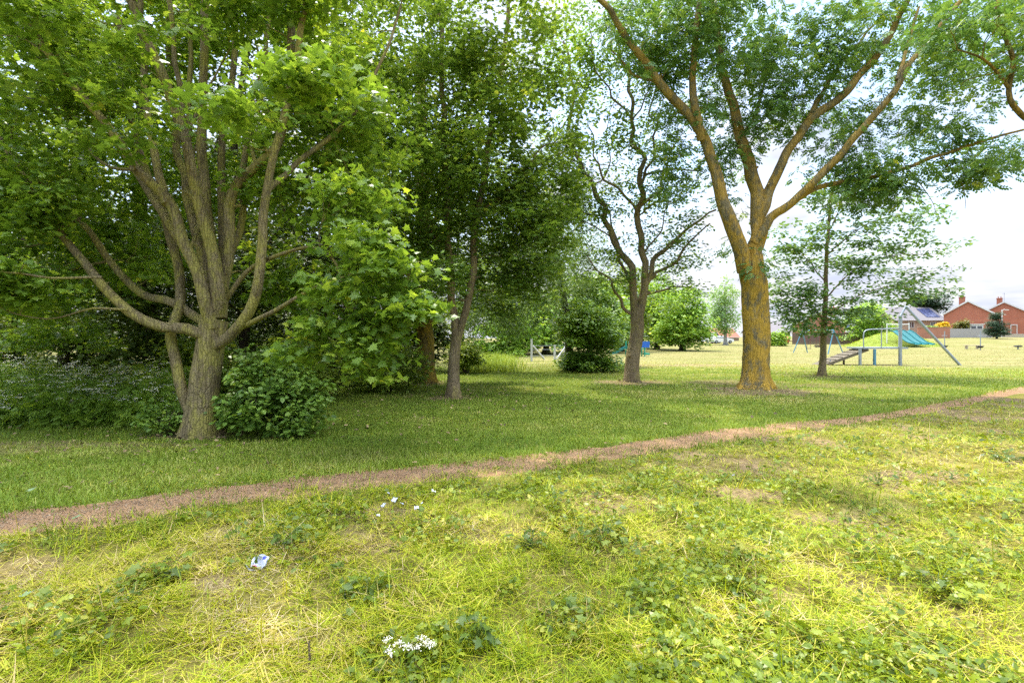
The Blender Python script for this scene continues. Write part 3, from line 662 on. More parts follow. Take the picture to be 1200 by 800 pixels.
def build_trees():
    # ---- multi stemmed sycamore, left
    d = 7.9
    L = [([(235, 512, 0), (240, 455, 0), (246, 410, 0), (250, 375, .05)], .225, .20),
         ([(226, 492, -.02), (209, 445, -.12), (204, 395, -.05), (212, 340, .3), (200, 270, .6), (172, 200, .8), (150, 120, 1.2), (140, 20, 1.5)], .085, .045),
         ([(250, 398, -.05), (220, 386, -.2), (190, 384, -.3), (150, 365, -.4), (112, 322, -.4), (66, 268, -.3), (30, 205, -.1), (-20, 130, .1)], .088, .025),
         ([(250, 385, .1), (205, 355, .3), (168, 344, .4), (130, 307, .4), (90, 255, .3), (30, 200, .1), (-60, 150, 0)], .075, .03),
         ([(248, 385, -.08), (236, 335, -.15), (215, 285, -.2), (196, 235, -.2), (168, 205, -.15), (112, 130, -.1), (50, 50, -.2), (10, -20, -.3)], .10, .035),
         ([(254, 370, -.02), (255, 335, -.1), (240, 262, -.1), (217, 165, -.2), (192, 90, -.3), (160, 15, -.4), (140, -100, -.5)], .105, .045),
         ([(250, 370, .1), (246, 320, .2), (241, 215, .4), (237, 150, .5), (240, 50, .6), (250, -120, .7)], .095, .05),
         ([(258, 372, .05), (268, 285, .2), (275, 222, .3), (300, 195, .3), (324, 172, .3), (336, 118, .2), (345, 20, .1), (360, -110, 0)], .10, .04),
         ([(252, 405, -.08), (278, 388, -.2), (297, 352, -.3), (308, 285, -.3), (312, 225, -.3), (325, 165, -.3), (345, 95, -.4), (360, 10, -.5), (380, -60, -.6)], .085, .035),
         ([(285, 382, -.2), (320, 367, -.5), (356, 344, -.9), (385, 332, -1.3), (430, 318, -1.6), (480, 322, -1.7)], .042, .012),
         ([(262, 355, .1), (292, 317, .0), (325, 300, -.3), (368, 290, -.8), (395, 310, -1.3), (400, 350, -1.5)], .042, .012),
         ([(222, 300, .3), (180, 235, .5), (148, 180, .8), (110, 110, 1.0), (80, 30, 1.2)], .06, .03),
         ([(196, 240, -.2), (182, 175, .1), (170, 100, .3), (166, 25, .4), (160, -80, .5)], .065, .035),
         ([(245, 330, .2), (222, 240, .8), (208, 150, 1.2), (200, 50, 1.5), (205, -60, 1.7)], .075, .04),
         ([(258, 345, .3), (262, 260, .6), (262, 170, .8), (275, 80, .9), (280, -20, 1), (285, -90, 1)], .075, .04),
         ([(270, 300, .3), (284, 250, .6), (290, 180, .9), (310, 100, 1.1), (318, 20, 1.2), (325, -60, 1.3)], .06, .035),
         ([(217, 170, -.2), (214, 120, -.1), (205, 50, 0), (195, -30, 0)], .05, .03), ([(242, 240, .4), (225, 180, .6), (222, 100, .8), (228, 10, 1), (225, -60, 1)], .05, .03),
         ([(312, 225, -.3), (350, 190, .2), (400, 150, .5), (440, 90, .8), (470, 10, 1)], .05, .02),
         ([(120, 325, -.6), (60, 325, -.9), (0, 318, -1.2), (-70, 330, -1.4)], .022, .008),
         ([(95, 255, .3), (50, 285, .5), (0, 290, .8)], .024, .01),
         ([(222, 300, -.2), (235, 240, .3), (228, 180, .6), (260, 110, .8)], .03, .012), ([(160, 200, -.3), (120, 190, .2), (70, 130, .6), (20, 110, .8)], .03, .012), ([(300, 193, .3), (292, 140, .6), (305, 80, .8), (290, 10, .9)], .035, .015), ([(215, 165, -.2), (240, 120, .2), (270, 60, .4)], .03, .012), ([(150, 363, -.5), (110, 362, -.6), (55, 372, -.7), (10, 365, -.8)], .02, .008), ([(130, 305, .4), (75, 320, .8), (20, 345, 1.1)], .025, .01)]
    B = [(190, 170, 3.0, 290, 180, 1.2, 190), (230, -170, .3, 380, 130, 3.6, 210), (-20, 150, .5, 110, 150, 1.8, 120), (10, 325, .5, 120, 55, 1.6, 70), (230, 20, 1.6, 200, 60, 1, 60), (60, 380, 2.5, 110, 30, 1, 24), (70, 60, .2, 90, 70, 1.2, 50),
         (400, 150, 1.2, 85, 120, 1.5, 110), (110, 60, 1.4, 160, 70, 1.6, 60), (320, 10, -.2, 130, 40, 1.2, 34), (380, 88, -2.5, 70, 26, .4, 12), (275, 130, -2.6, 34, 10, .25, 4),
         (30, 10, -1.2, 110, 30, .7, 14), (190, 95, -.9, 180, 80, .5, 26), (20, 328, -.8, 80, 32, .5, 22), (30, 215, -.6, 70, 50, .5, 22), (40, 255, -.5, 50, 26, .4, 12), (150, 300, .9, 70, 50, .6, 16), (410, 282, -1.6, 58, 11, .5, 8), (452, 308, -1.7, 50, 11, .45, 8), (415, 338, -1.6, 60, 12, .5, 9), (465, 358, -1.8, 50, 11, .45, 9), (405, 380, -1.8, 58, 11, .45, 9), (440, 402, -1.8, 40, 10, .4, 6), (365, 408, -1.7, 28, 8, .3, 4), (430, 430, -1.7, 24, 6, .3, 2), (370, 225, .9, 80, 65, 1, 34), (120, 250, 2, 100, 80, 1, 40), (330, 330, 1.6, 60, 60, .8, 24), (410, 235, -.8, 50, 30, .7, 10)]
    grow(d, L, B, M['bark'], LOBE, [M['syc']], 'sycamore_tree', 'large multi stemmed sycamore with pale grey limbs fanning from one short trunk', base=GD(235, d),
         leaf_size=(.05, .14), per=58, cl=.34, tilt=.75, droop=.35, flat=.6, sides=14, wob=.018, clump=.5, stubs=.5)
    # ---- slim forked tree right of it
    d = 13.0
    L = [([(531, 466, 0), (532, 425, 0), (536, 388, 0)], .155, .14),
         ([(535, 395, 0), (529, 345, 0), (525, 260, 0), (521, 150, .2), (515, 40, .3), (512, -60, .3)], .11, .05),
         ([(537, 395, 0), (551, 345, 0), (560, 250, .3), (574, 165, .5), (590, 60, .8), (600, -50, 1)], .10, .045),
         ([(527, 300, 0), (490, 250, -.4), (455, 190, -.9), (430, 120, -1.2)], .05, .02), ([(560, 250, .3), (605, 215, .3), (640, 170, .4)], .05, .02)]
    B = [(520, 170, 0, 115, 120, 2.4, 180), (600, 130, .8, 90, 110, 2, 120), (580, 245, .8, 75, 65, 1.6, 70), (440, 100, -.5, 60, 90, 2, 50), (600, 330, 1.5, 55, 40, 1.4, 44), (475, 330, 1.2, 60, 40, 1.2, 36), (470, 265, -.3, 75, 55, 1.6, 45), (605, 285, .3, 60, 60, 1.6, 55), (560, -60, 0, 190, 100, 3.6, 90), (540, 60, 0, 110, 70, 2.5, 54), (655, 230, .6, 40, 80, 1.4, 30), (520, 330, -1.2, 40, 25, .8, 12)]
    grow(d, L, B, M['bark_mid'], LOBE_LO, [M['dark']], 'forked_tree', 'slim tree whose pale grey trunk forks in two low down, dense dark crown', base=GD(531, d),
         leaf_size=(.09, .15), per=58, cl=.5, tilt=.55, droop=.3, flat=.6)
    # ---- straight mossy trunk behind
    d = 17.3
    L = [([(499, 448, 0), (499, 400, 0), (498, 330, 0), (495, 200, 0), (492, 60, 0)], .30, .16), ([(498, 310, 0), (450, 240, .5), (410, 150, 1)], .1, .03), ([(496, 280, 0), (540, 210, .4), (570, 120, 1)], .1, .03)]
    B = [(450, 230, .3, 90, 100, 2.6, 100), (480, 50, .3, 120, 100, 3, 90), (440, 350, -.5, 70, 40, 1.6, 40), (560, 330, .5, 55, 45, 1.6, 40)]
    grow(d, L, B, M['bark_yel'], DIA, [M['dark']], 'mossy_tree', 'tree with straight yellow mossy trunk standing behind the slim forked tree', base=GD(499, d), leaf_size=(.12, .2), per=60, cl=.6, droop=.3)
    # ---- drooping willow like tree
    d = 24
    L = [([(668, 433, 0), (665, 380, 0), (655, 320, 0), (640, 250, 0)], .22, .1), ([(655, 320, 0), (620, 270, -1), (595, 250, -1.5)], .1, .04), ([(650, 290, 0), (675, 220, 0), (680, 170, 0)], .1, .04)]
    B = [(610, 325, -2, 60, 55, 2.2, 120), (640, 270, -1, 50, 70, 2, 90), (585, 365, -2, 45, 35, 1.5, 50), (670, 300, 0, 45, 60, 2, 70), (560, 345, -1, 40, 50, 1.6, 45)]
    grow(d, L, B, M['bark_dark'], NARROW, [M['willow']], 'willow_tree', 'drooping grey green willow with hanging narrow leaves behind the open lawn', base=GD(668, d), leaf_size=(.14, .26), per=60, cl=.6, tilt=.9, droop=.85, flat=1.1)
    # ---- twisty sparse tree in the middle
    d = 17.6
    L = [([(740, 447, 0), (742, 420, 0), (747, 376, 0), (748, 362, 0)], .265, .21),
         ([(746, 372, 0), (739, 345, 0), (735, 308, .1), (716, 278, .2), (709, 253, .3), (695, 220, .3), (682, 192, .4), (668, 155, .5), (672, 100, .6), (660, 50, .6)], .14, .035),
         ([(749, 370, 0), (752, 340, 0), (751, 308, 0), (749, 253, -.1), (753, 228, -.2), (752, 192, -.2), (741, 142, -.3), (738, 95, -.4), (720, 40, -.5)], .15, .035),
         ([(751, 365, 0), (758, 331, .1), (767, 304, .2), (793, 280, .3), (815, 262, .3), (839, 246, .3)], .13, .03),
         ([(760, 328, .1), (793, 308, -.2), (807, 285, -.4), (832, 262, -.5)], .07, .02),
         ([(743, 372, 0), (721, 342, -.2), (718, 328, -.3), (700, 315, -.4), (688, 300, -.5)], .07, .02),
         ([(755, 205, -.2), (793, 199, -.2), (825, 203, -.2)], .05, .015), ([(749, 253, -.1), (725, 225, -.4), (700, 200, -.7), (690, 150, -.9)], .06, .02),
         ([(752, 215, -.2), (768, 170, 0), (765, 120, .2), (780, 70, .4)], .055, .02), ([(753, 240, .1), (775, 222, .4), (782, 190, .6), (800, 150, .8)], .05, .015),
         ([(738, 330, 0), (726, 305, .3), (726, 290, .4), (712, 245, .6)], .06, .02), ([(756, 345, .1), (790, 335, .5), (812, 338, .8)], .05, .02),
         ([(740, 140, -.3), (700, 90, -.3), (690, 30, -.4)], .04, .015), ([(709, 253, .3), (685, 250, .4), (665, 225, .5), (650, 180, .6)], .045, .015), ([(682, 192, .4), (660, 180, .4), (640, 130, .5)], .035, .012), ([(749, 253, -.1), (770, 235, -.4), (790, 238, -.6), (808, 225, -.7)], .03, .01), ([(716, 278, .2), (690, 262, 0), (672, 265, -.2)], .03, .01), ([(752, 300, 0), (775, 270, -.5), (780, 245, -.7), (800, 225, -.8)], .035, .012), ([(741, 142, -.3), (760, 100, -.2), (755, 50, -.2), (770, 10, 0)], .03, .01), ([(695, 220, .3), (715, 190, .5), (712, 150, .6), (725, 110, .7)], .03, .01)]
    B = [(720, 150, 0, 80, 120, 1.8, 138), (780, 200, .3, 55, 90, 1.4, 69), (690, 270, .2, 50, 70, 1.4, 88), (790, 300, .2, 48, 45, 1.2, 49), (665, 70, .4, 50, 75, 1.4, 78, 1), (655, 200, .4, 35, 80, 1.2, 58), (720, 320, 0, 40, 30, 1, 13), (740, 30, 0, 90, 60, 2, 43),
         (790, 345, .8, 38, 20, .8, 19, 1), (725, 338, -.1, 16, 12, .6, 4, 1), (755, 250, 0, 50, 60, 1, 24)]
    grow(d, L, B, M['bark_mid'], DIA, [M['twisty'], M['bright']], 'gnarled_tree', 'gnarled tree with twisting bare looking branches and sparse small leaves', base=GD(740, d), leaf_size=(.075, .16), per=42, cl=.42, flare=1.2, wob=.08, droop=.25)
    # ---- big ash with orange lichen
    d = 15.3
    L = [([(886, 456, 0), (887, 420, 0), (886, 380, 0), (883, 340, 0), (880, 300, 0)], .375, .355),
         ([(873, 318, -.1), (866, 290, -.25), (857, 265, -.25), (848, 242, -.2), (836, 195, -.2), (815, 150, -.3), (772, 97, -.5), (735, 45, -.8), (690, -15, -1.2)], .225, .07),
         ([(822, 165, -.3), (813, 125, -.5), (811, 80, -.6), (815, 30, -.7), (822, -40, -.7)], .13, .06),
         ([(881, 310, .1), (887, 275, .1), (888, 240, .1), (879, 200, .2), (868, 165, .3), (858, 125, .4), (842, 70, .6), (835, -10, .8)], .255, .07),
         ([(887, 260, .1), (903, 218, .0), (928, 168, -.2), (950, 140, -.3), (985, 113, -.5), (1020, 73, -.7), (1055, 20, -.9), (1078, -40, -1.1)], .165, .065),
         ([(946, 142, -.3), (966, 103, .2), (995, 62, .5), (1035, 18, .8)], .08, .03),
         ([(884, 285, 0), (905, 255, -.2), (925, 239, -.4), (963, 205, -.8), (1000, 162, -1.1), (1040, 116, -1.4), (1056, 84, -1.6), (1090, 45, -1.8), (1135, -10, -2)], .14, .05),
         ([(925, 239, -.4), (970, 217, -.6), (1030, 206, -.9), (1090, 186, -1.3), (1150, 166, -1.7), (1210, 150, -2)], .085, .025),
         ([(1050, 95, -1.5), (1062, 50, -1.3), (1075, 10, -1.1)], .06, .03), ([(1100, 183, -1.4), (1125, 215, -1.4), (1130, 245, -1.4)], .02, .006), ([(1060, 195, -1.1), (1085, 225, -1.2), (1095, 250, -1.2)], .02, .006),
         ([(772, 97, -.5), (745, 90, -.2), (715, 60, 0)], .05, .02), ([(868, 165, .3), (890, 120, .8), (900, 60, 1.2)], .07, .03)]
    B = [(770, 40, -.4, 80, 65, 1.6, 57), (840, 60, .2, 70, 95, 1.8, 86), (895, 130, .4, 40, 70, 1.2, 28), (960, 120, .6, 60, 60, 1.2, 20), (1060, 40, .5, 90, 60, 1.5, 24), (865, 170, .5, 35, 60, 1.2, 21), (800, 170, 0, 45, 60, 1.2, 24), (930, 70, .3, 45, 55, 1.6, 32), (1010, 45, -.2, 60, 45, 1.6, 32), (985, 175, -.3, 50, 50, 1.3, 25),
         (1070, 190, -1.2, 85, 40, 1.3, 28), (1100, 110, -1.2, 65, 55, 1.5, 27), (1130, 40, -1.4, 60, 60, 1.5, 24), (910, -60, 0, 240, 60, 3.5, 86), (1150, 185, -1.6, 45, 25, .9, 17), (1010, 225, -.8, 65, 26, .9, 10), (880, 265, .5, 18, 25, .4, 2), (885, 315, -.35, 6, 10, .15, 2)]
    grow(d, L, B, M['bark_ash'], PINB, [M['ash']], 'ash_tree', 'big ash tree with thick trunk coated in orange lichen', base=GD(886, d), leaf_size=(.19, .32), per=25, cl=.5, tilt=.75, droop=.4, sides=18, wob=.03, flare=1.42, flat=.75, clump=.5, stubs=.5)
    # ---- ash outside the frame whose limb reaches in at the right
    d = 11.0
    L = [([(1345, 480, 0), (1345, 380, 0), (1340, 260, 0), (1330, 180, 0)], .3, .24), ([(1330, 185, 0), (1270, 160, -.2), (1225, 150, -.3), (1190, 132, -.4), (1180, 108, -.4), (1187, 70, -.4), (1170, 20, -.4), (1180, -40, -.4)], .085, .03),
         ([(1181, 105, -.4), (1165, 85, -.5), (1150, 70, -.6), (1120, 60, -.7)], .04, .012), ([(1330, 190, 0), (1350, 60, 0), (1340, -80, 0)], .2, .08)]
    B = [(1170, 60, -.3, 60, 60, 1.1, 22), (1240, 30, 0, 90, 90, 1.6, 30), (1330, 0, 0, 140, 130, 2.4, 60), (1192, 172, -.4, 30, 18, .6, 5), (1120, 30, -.5, 40, 40, .8, 10)]
    grow(d, L, B, M['bark_yel'], PINB, [M['ash']], 'ash_tree', 'ash tree reaching in over the upper right corner with one crooked limb', base=GD(1345, d), leaf_size=(.18, .30), per=20, cl=.45, tilt=.75, droop=.4, flat=.8)
    # ---- slender young tree
    d = 20.5
    L = [([(963, 440, 0), (965, 400, 0), (967, 340, 0), (969, 280, 0), (975, 215, 0)], .135, .04), ([(967, 350, 0), (1000, 318, 0), (1040, 300, 0), (1095, 298, 0)], .035, .01), ([(967, 330, 0), (940, 300, 0), (915, 285, 0)], .03, .01),
         ([(968, 300, 0), (1000, 272, 0), (1040, 255, 0), (1085, 250, 0)], .03, .01), ([(966, 375, 0), (935, 350, 0), (910, 345, 0)], .03, .01), ([(966, 370, 0), (1010, 345, 0), (1050, 335, 0), (1095, 345, 0)], .03, .01), ([(969, 275, 0), (985, 240, .3), (990, 210, .3)], .03, .01)]
    B = [(928, 345, 0, 36, 30, 1.2, 34), (935, 290, 0, 34, 34, 1.2, 30), (1045, 300, 0, 85, 34, 1.5, 46), (1040, 255, 0, 74, 26, 1.4, 32), (1062, 340, 0, 58, 20, 1.3, 30), (985, 225, 0, 45, 32, 1.2, 30), (950, 378, 0, 46, 20, 1, 28), (1000, 365, 0, 46, 20, 1, 24), (965, 320, 0, 50, 60, 1.2, 40)]
    grow(d, L, B, M['bark_mid'], DIA, [M['young']], 'young_tree', 'slender young tree with thin straight stem and flat open layers of leaves', base=GD(963, d), leaf_size=(.11, .21), per=42, cl=.5, tilt=.6, droop=.25, flat=.4, sides=8, clump=.2, twig=.007)
    # ---- hedge row trees behind the left side
    hed = [(-70, 15.0, 'hedgerow tree at the far left edge of the wood', 150, 150, 110), (70, 18.0, 'hedgerow tree half hidden behind the sycamore on its left', 140, 140, 90), (168, 13.5, 'dark ivy clad trunk in the hedgerow close left of the sycamore', 110, 130, 90),
           (285, 15.5, 'shaded hedgerow tree directly behind the sycamore trunk', 120, 150, 120), (395, 16.0, 'dark hedgerow tree between the sycamore and the mossy trunk', 110, 150, 120), (-220, 12.0, 'hedgerow tree beyond the left edge of the view', 150, 170, 80)]
    for i, (px, d, lab, rx, ry, n) in enumerate(hed):
        gy = HOR + CAMZ * F / d; k = rng.normal(0, 6, 6)
        L = [([(px, gy, 0), (px + k[0], gy - 60, 0), (px + k[1] * 1.5, 330, 0), (px + k[2] * 2, 180, .2), (px + k[3] * 3, 30, .2)], .16 + .05 * (i == 2), .08),
             ([(px + k[1], 340, 0), (px - 55, 260, .4), (px - 90, 160, .8)], .07, .02), ([(px + k[1], 320, 0), (px + 60, 240, -.2), (px + 95, 150, -.5)], .07, .02), ([(px + k[0], 370, 0), (px - 40, 340, -.5), (px - 85, 320, -1)], .04, .015)]
        low = {0: 30, 1: 14, 2: 40, 3: 60, 4: 50, 5: 40}[i]
        B = [(px, 140, .3, rx, ry, 2.2, n), (px, 310, 0, rx * .9, 65, 1.8, int(low * 2.6)), (px, 370, .6, rx * .85, 50, 1.6, int(low * 1.8)), (px + 10, -60, .3, rx * 1.1, 90, 2.8, n // 2)]
        if i in (2, 3, 4): B.append((px, 400, .3, rx * .6, 40, 1.2, 26))
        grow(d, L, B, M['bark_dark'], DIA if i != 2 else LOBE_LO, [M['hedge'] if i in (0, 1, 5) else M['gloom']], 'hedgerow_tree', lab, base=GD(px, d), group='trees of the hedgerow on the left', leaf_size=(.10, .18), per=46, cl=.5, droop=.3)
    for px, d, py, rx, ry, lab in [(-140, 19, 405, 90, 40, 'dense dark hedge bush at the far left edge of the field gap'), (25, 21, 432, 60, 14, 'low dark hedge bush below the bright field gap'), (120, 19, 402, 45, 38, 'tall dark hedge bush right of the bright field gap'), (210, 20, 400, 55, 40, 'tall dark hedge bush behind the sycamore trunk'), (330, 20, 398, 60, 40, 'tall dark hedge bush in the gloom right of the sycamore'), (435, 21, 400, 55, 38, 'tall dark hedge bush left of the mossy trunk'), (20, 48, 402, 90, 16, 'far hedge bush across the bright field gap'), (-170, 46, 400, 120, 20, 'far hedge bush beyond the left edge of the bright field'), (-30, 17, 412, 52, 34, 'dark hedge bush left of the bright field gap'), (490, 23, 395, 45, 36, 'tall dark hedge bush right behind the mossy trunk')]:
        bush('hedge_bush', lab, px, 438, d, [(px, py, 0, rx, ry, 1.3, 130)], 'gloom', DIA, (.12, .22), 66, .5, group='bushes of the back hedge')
    # ---- second row, further back
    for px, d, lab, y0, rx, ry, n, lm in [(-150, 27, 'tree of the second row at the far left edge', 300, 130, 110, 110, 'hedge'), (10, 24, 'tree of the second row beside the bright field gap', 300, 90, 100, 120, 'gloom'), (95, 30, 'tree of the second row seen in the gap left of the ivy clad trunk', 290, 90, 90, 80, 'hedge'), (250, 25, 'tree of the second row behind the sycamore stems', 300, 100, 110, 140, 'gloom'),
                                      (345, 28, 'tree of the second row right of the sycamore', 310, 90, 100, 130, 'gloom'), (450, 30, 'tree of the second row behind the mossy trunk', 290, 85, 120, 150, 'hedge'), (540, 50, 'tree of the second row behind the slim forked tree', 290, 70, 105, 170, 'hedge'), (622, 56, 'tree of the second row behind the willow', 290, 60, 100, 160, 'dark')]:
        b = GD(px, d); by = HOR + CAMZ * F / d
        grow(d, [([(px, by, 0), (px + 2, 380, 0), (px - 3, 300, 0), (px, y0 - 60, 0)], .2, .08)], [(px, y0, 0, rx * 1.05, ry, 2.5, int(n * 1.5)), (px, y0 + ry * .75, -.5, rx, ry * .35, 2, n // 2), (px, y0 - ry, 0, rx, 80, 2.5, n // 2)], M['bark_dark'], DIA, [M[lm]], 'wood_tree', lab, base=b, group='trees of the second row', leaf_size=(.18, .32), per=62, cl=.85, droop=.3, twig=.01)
    # ---- undergrowth
    bush('elder_bush', 'leafy dark green elder bush at the right foot of the sycamore', 318, 500, 7.9, [(318, 466, 0, 70, 40, .55, 105), (305, 430, .4, 55, 38, .45, 44), (275, 475, .3, 30, 36, .3, 30), (345, 490, -.1, 42, 18, .3, 24)], 'shrub', OVAL, (.06, .12), 36, .2, tilt=.55, droop=.4)
    bush('elder_bush', 'small low elder bush at the left foot of the sycamore', 195, 500, 8.0, [(198, 490, 0, 30, 22, .3, 24)], 'shrub', OVAL, (.05, .1), 32, .17, tilt=.55, droop=.4)
    ub = [(240, 11.5, 420, 45, 30), (360, 12.5, 425, 60, 32), (455, 14.5, 428, 60, 26), (545, 22, 410, 22, 16), (130, 11.5, 455, 60, 32), (20, 12, 455, 70, 32), (-90, 11, 460, 70, 36)]
    labs = ['low shrub behind the sycamore trunk', 'low shrub spreading behind the hanging sycamore bough', 'low shrub in the dark just left of the mossy trunk', 'low shrub beside the bright grass verge under the willow', 'low shrub behind the cow parsley nearest the sycamore', 'low shrub behind the white cow parsley under bright gap', 'low shrub at the left edge behind the cow parsley']
    for (px, d, py, rx, ry), lab in zip(ub, labs):
        bush('hedge_shrub', 'dark green ' + lab, px, py, d, [(px, py, 0, rx, ry, 1.0, 60), (px, py + ry * .8, -.3, rx * .9, ry * .6, .7, 30)], 'hedge', DIA, (.09, .16), 40, .32, group='shrubs under the hedgerow')
    # dark round bush
    d = 23
    bush('round_bush', 'dense dark green round bush standing alone on the lawn edge', 690, 436, d, [(688, 388, 0, 38, 36, 1.4, 150), (690, 424, 0, 40, 12, 1.3, 70)], 'shrub', DIA, (.12, .2), 70, .42)
    d = 27
    grow(d, [([(692, 429, 0), (692, 390, 0), (690, 340, 0)], .15, .06)], [(690, 350, 0, 48, 38, 1.8, 90), (715, 380, 0, 30, 25, 1.4, 40)], M['bark_dark'], DIA, [M['shrub']], 'small_tree', 'mid green leafy small tree rising behind the round bush', base=GD(692, d), leaf_size=(.16, .26), per=60, cl=.55)
    # field edge trees
    for px, d, py, rx, ry, n, lm, lab in [(770, 66, 358, 26, 42, 110, 'bright', 'sunlit broad tree at the field edge right behind the gnarled tree'), (800, 60, 369, 32, 34, 130, 'bright', 'wide rounded tree ending the row at the field edge'), (728, 58, 350, 32, 50, 120, 'hedge', 'bright green tree at the field edge left of the gnarled trunk'),
                                     (702, 52, 366, 34, 36, 120, 'bright', 'mid green tree closing the gap right behind the round bush'), (640, 48, 372, 40, 34, 80, 'bright', 'bright leafy tree far back beyond the white fence posts'), (595, 44, 385, 40, 30, 60, 'bright', 'far bright tree glimpsed beneath the willow')]:
        b = GD(px, d); by = HOR - (b[2] - CAMZ) / d * F
        grow(d, [([(px, by, 0), (px, py + 5, 0), (px, py - ry * .6, 0)], .3, .1)], [(px, py, 0, rx, ry, 3.2, n), (px, py + ry * .7, 0, rx * .95, ry * .45, 3, n // 2)], M['bark_dark'], DIA, [M[lm]], 'field_tree', lab, base=b, group='trees along the field edge', leaf_size=(.28, .5), per=55, cl=1.0, droop=.3, twig=.012)
    d = 86; b = GD(850, d)
    grow(d, [([(850, 402, 0), (850, 370, 0), (849, 335, 0)], .3, .1)], [(849, 350, 0, 18, 24, 2.8, 60), (849, 372, 0, 21, 18, 2.8, 60)], M['bark_birch'], DIA, [M['birch']], 'birch_tree', 'tall pale birch standing by the parked cars across the field', base=b, leaf_size=(.3, .5), per=36, cl=.9, droop=.6, flat=1.2, twig=.015)
    d = 84; b = GD(1020, d)
    grow(d, [([(1020, 402, 0), (1020, 385, 0), (1022, 362, 0)], .3, .1)], [(1020, 378, 0, 27, 19, 3.2, 120), (1020, 360, 0, 14, 10, 2, 30), (1012, 390, 0, 24, 10, 2.4, 40)], M['bark_dark'], DIA, [M['bright']], 'bushy_tree', 'yellow green bushy tree behind the grass mound', base=b, leaf_size=(.28, .48), per=55, cl=.9, twig=.012)
    d = 125; b = GD(1095, d)
    grow(d, [([(1095, 394, 0), (1095, 370, 0), (1095, 352, 0)], .3, .1)], [(1092, 356, 0, 20, 12, 4, 70), (1078, 352, 0, 16, 9, 4, 40)], M['bark_dark'], DIA, [M['conifer']], 'distant_tree', 'grey green tree rising behind the solar panel roof', base=b, leaf_size=(.4, .7), per=50, cl=1.2, twig=.02)
    d = 92; b = GD(1168, d)
    grow(d, [([(1168, 396, 0), (1168, 383, 0), (1168, 368, 0)], .12, .04)], [(1168, 388, 0, 13, 6, 1.8, 60), (1168, 380, 0, 9, 6, 1.3, 40), (1168, 371, 0, 4.5, 6, .7, 24)], M['bark_dark'], NARROW, [M['conifer']], 'conifer_tree', 'squat dark conifer in front of the brick houses', base=b, leaf_size=(.3, .5), per=60, cl=.5, droop=.3, twig=.012)
    for px, py, d, rx, ry, lm, nm, lab in [(1126, 382, 100.5, 11, 8, 'olive', 'garden_shrub', 'olive green garden shrub against the brick gable'), (1104, 383, 99.5, 4.5, 5.5, 'yellow', 'garden_shrub', 'bright yellow garden shrub beside the brick gable'), (912, 396, 80, 9, 9, 'bright', 'garden_shrub', 'green garden shrub at the end of the brown fence'), (1092, 385, 99, 5, 3.5, 'shrub', 'garden_shrub', 'dark green garden shrub left of the yellow one')]:
        bush(nm, lab, px, 398, d, [(px, py, 0, rx, ry, 1.2, 40), (px, py + ry, 0, rx * .9, ry * .7, 1.2, 30)], lm, DIA, (.25, .42), 40, .6, twig=.012)

def build_cow_parsley():
    mb = MB(); n = 620
    px = rng.uniform(-260, 215, n); d = rng.uniform(8.6, 11.2, n); x = (px - 600) / F * d; y = d
    z = gz(x, y); h = rng.uniform(.35, 1.05, n) * (.55 + .9 * (fbm(x, y, .8, 61))) * (1 - .35 * sstep(9.6, 8.4, d))
    for i in range(n):
        b = np.array([x[i], y[i], z[i]]); t = b + np.array([rng.normal(0, .12), rng.normal(0, .12), h[i]])
        mb.tube(np.array([b, (b + t) / 2 + rng.normal(0, .03, 3), t]), np.array([.006, .005, .003]), 4, 0, .4, cap=False)
    # leaves
    idx = np.repeat(np.arange(n), 60); m = len(idx); zz = rng.random(m) ** 1.2
    pos = np.stack([x[idx] + rng.normal(0, .17, m), y[idx] + rng.normal(0, .17, m), z[idx] + h[idx] * zz * .95], 1)
    mb.scatter(*PIN, pos, rots(m, .5, .3), rng.uniform(.09, .2, m), 0, np.clip(rng.normal(.4, .2, m), 0, 1))
    # umbels
    fl = np.where(rng.random(n) < .62)[0]; um = []
    for i in fl:
        k = rng.integers(2, 5); 
        for _ in range(k): um.append((x[i] + rng.normal(0, .12), y[i] + rng.normal(0, .12), z[i] + h[i] + rng.uniform(-.04, .14)))
    um = np.array(um); q = len(um); idx = np.repeat(np.arange(q), 18); m = len(idx); u = rng.normal(0, .034, (m, 3)); u[:, 2] *= .25
    mb.scatter(*DIA, um[idx] + u, rots(m, .3), rng.uniform(.02, .04, m), 1, rng.random(m))
    tag(mb.build('cow_parsley', [M['parsley'], M['white_petal']]), 'bank of white flowering cow parsley under the hedgerow', 'wildflowers', kind='stuff')
    # long grass verge below the willow
    mb = MB(); k = 12000; px = rng.normal(572, 19, k); d = rng.uniform(22, 42, k); x = (px - 600) / F * d; y = d; keep = fbm(x, y, 1.2, 15) + .25 * rng.random(k) > .5 + .3 * sstep(20, 55, np.abs(px - 572)); x, y = x[keep], y[keep]
    k = len(x); add_blades(mb, x, y, gz(x, y), rng.uniform(.12, .62, k) * (.4 + fbm(x, y, .9, 19)), rng.uniform(.008, .018, k), np.abs(rng.normal(0, .4, k)), rng.uniform(.1, .8, k), np.clip(rng.normal(.6, .15, k), 0, 1), 0, 3)
    tag(mb.build('tall_grass', M['lawn']), 'tall bright uncut grass verge beneath the willow', 'grass', kind='stuff')

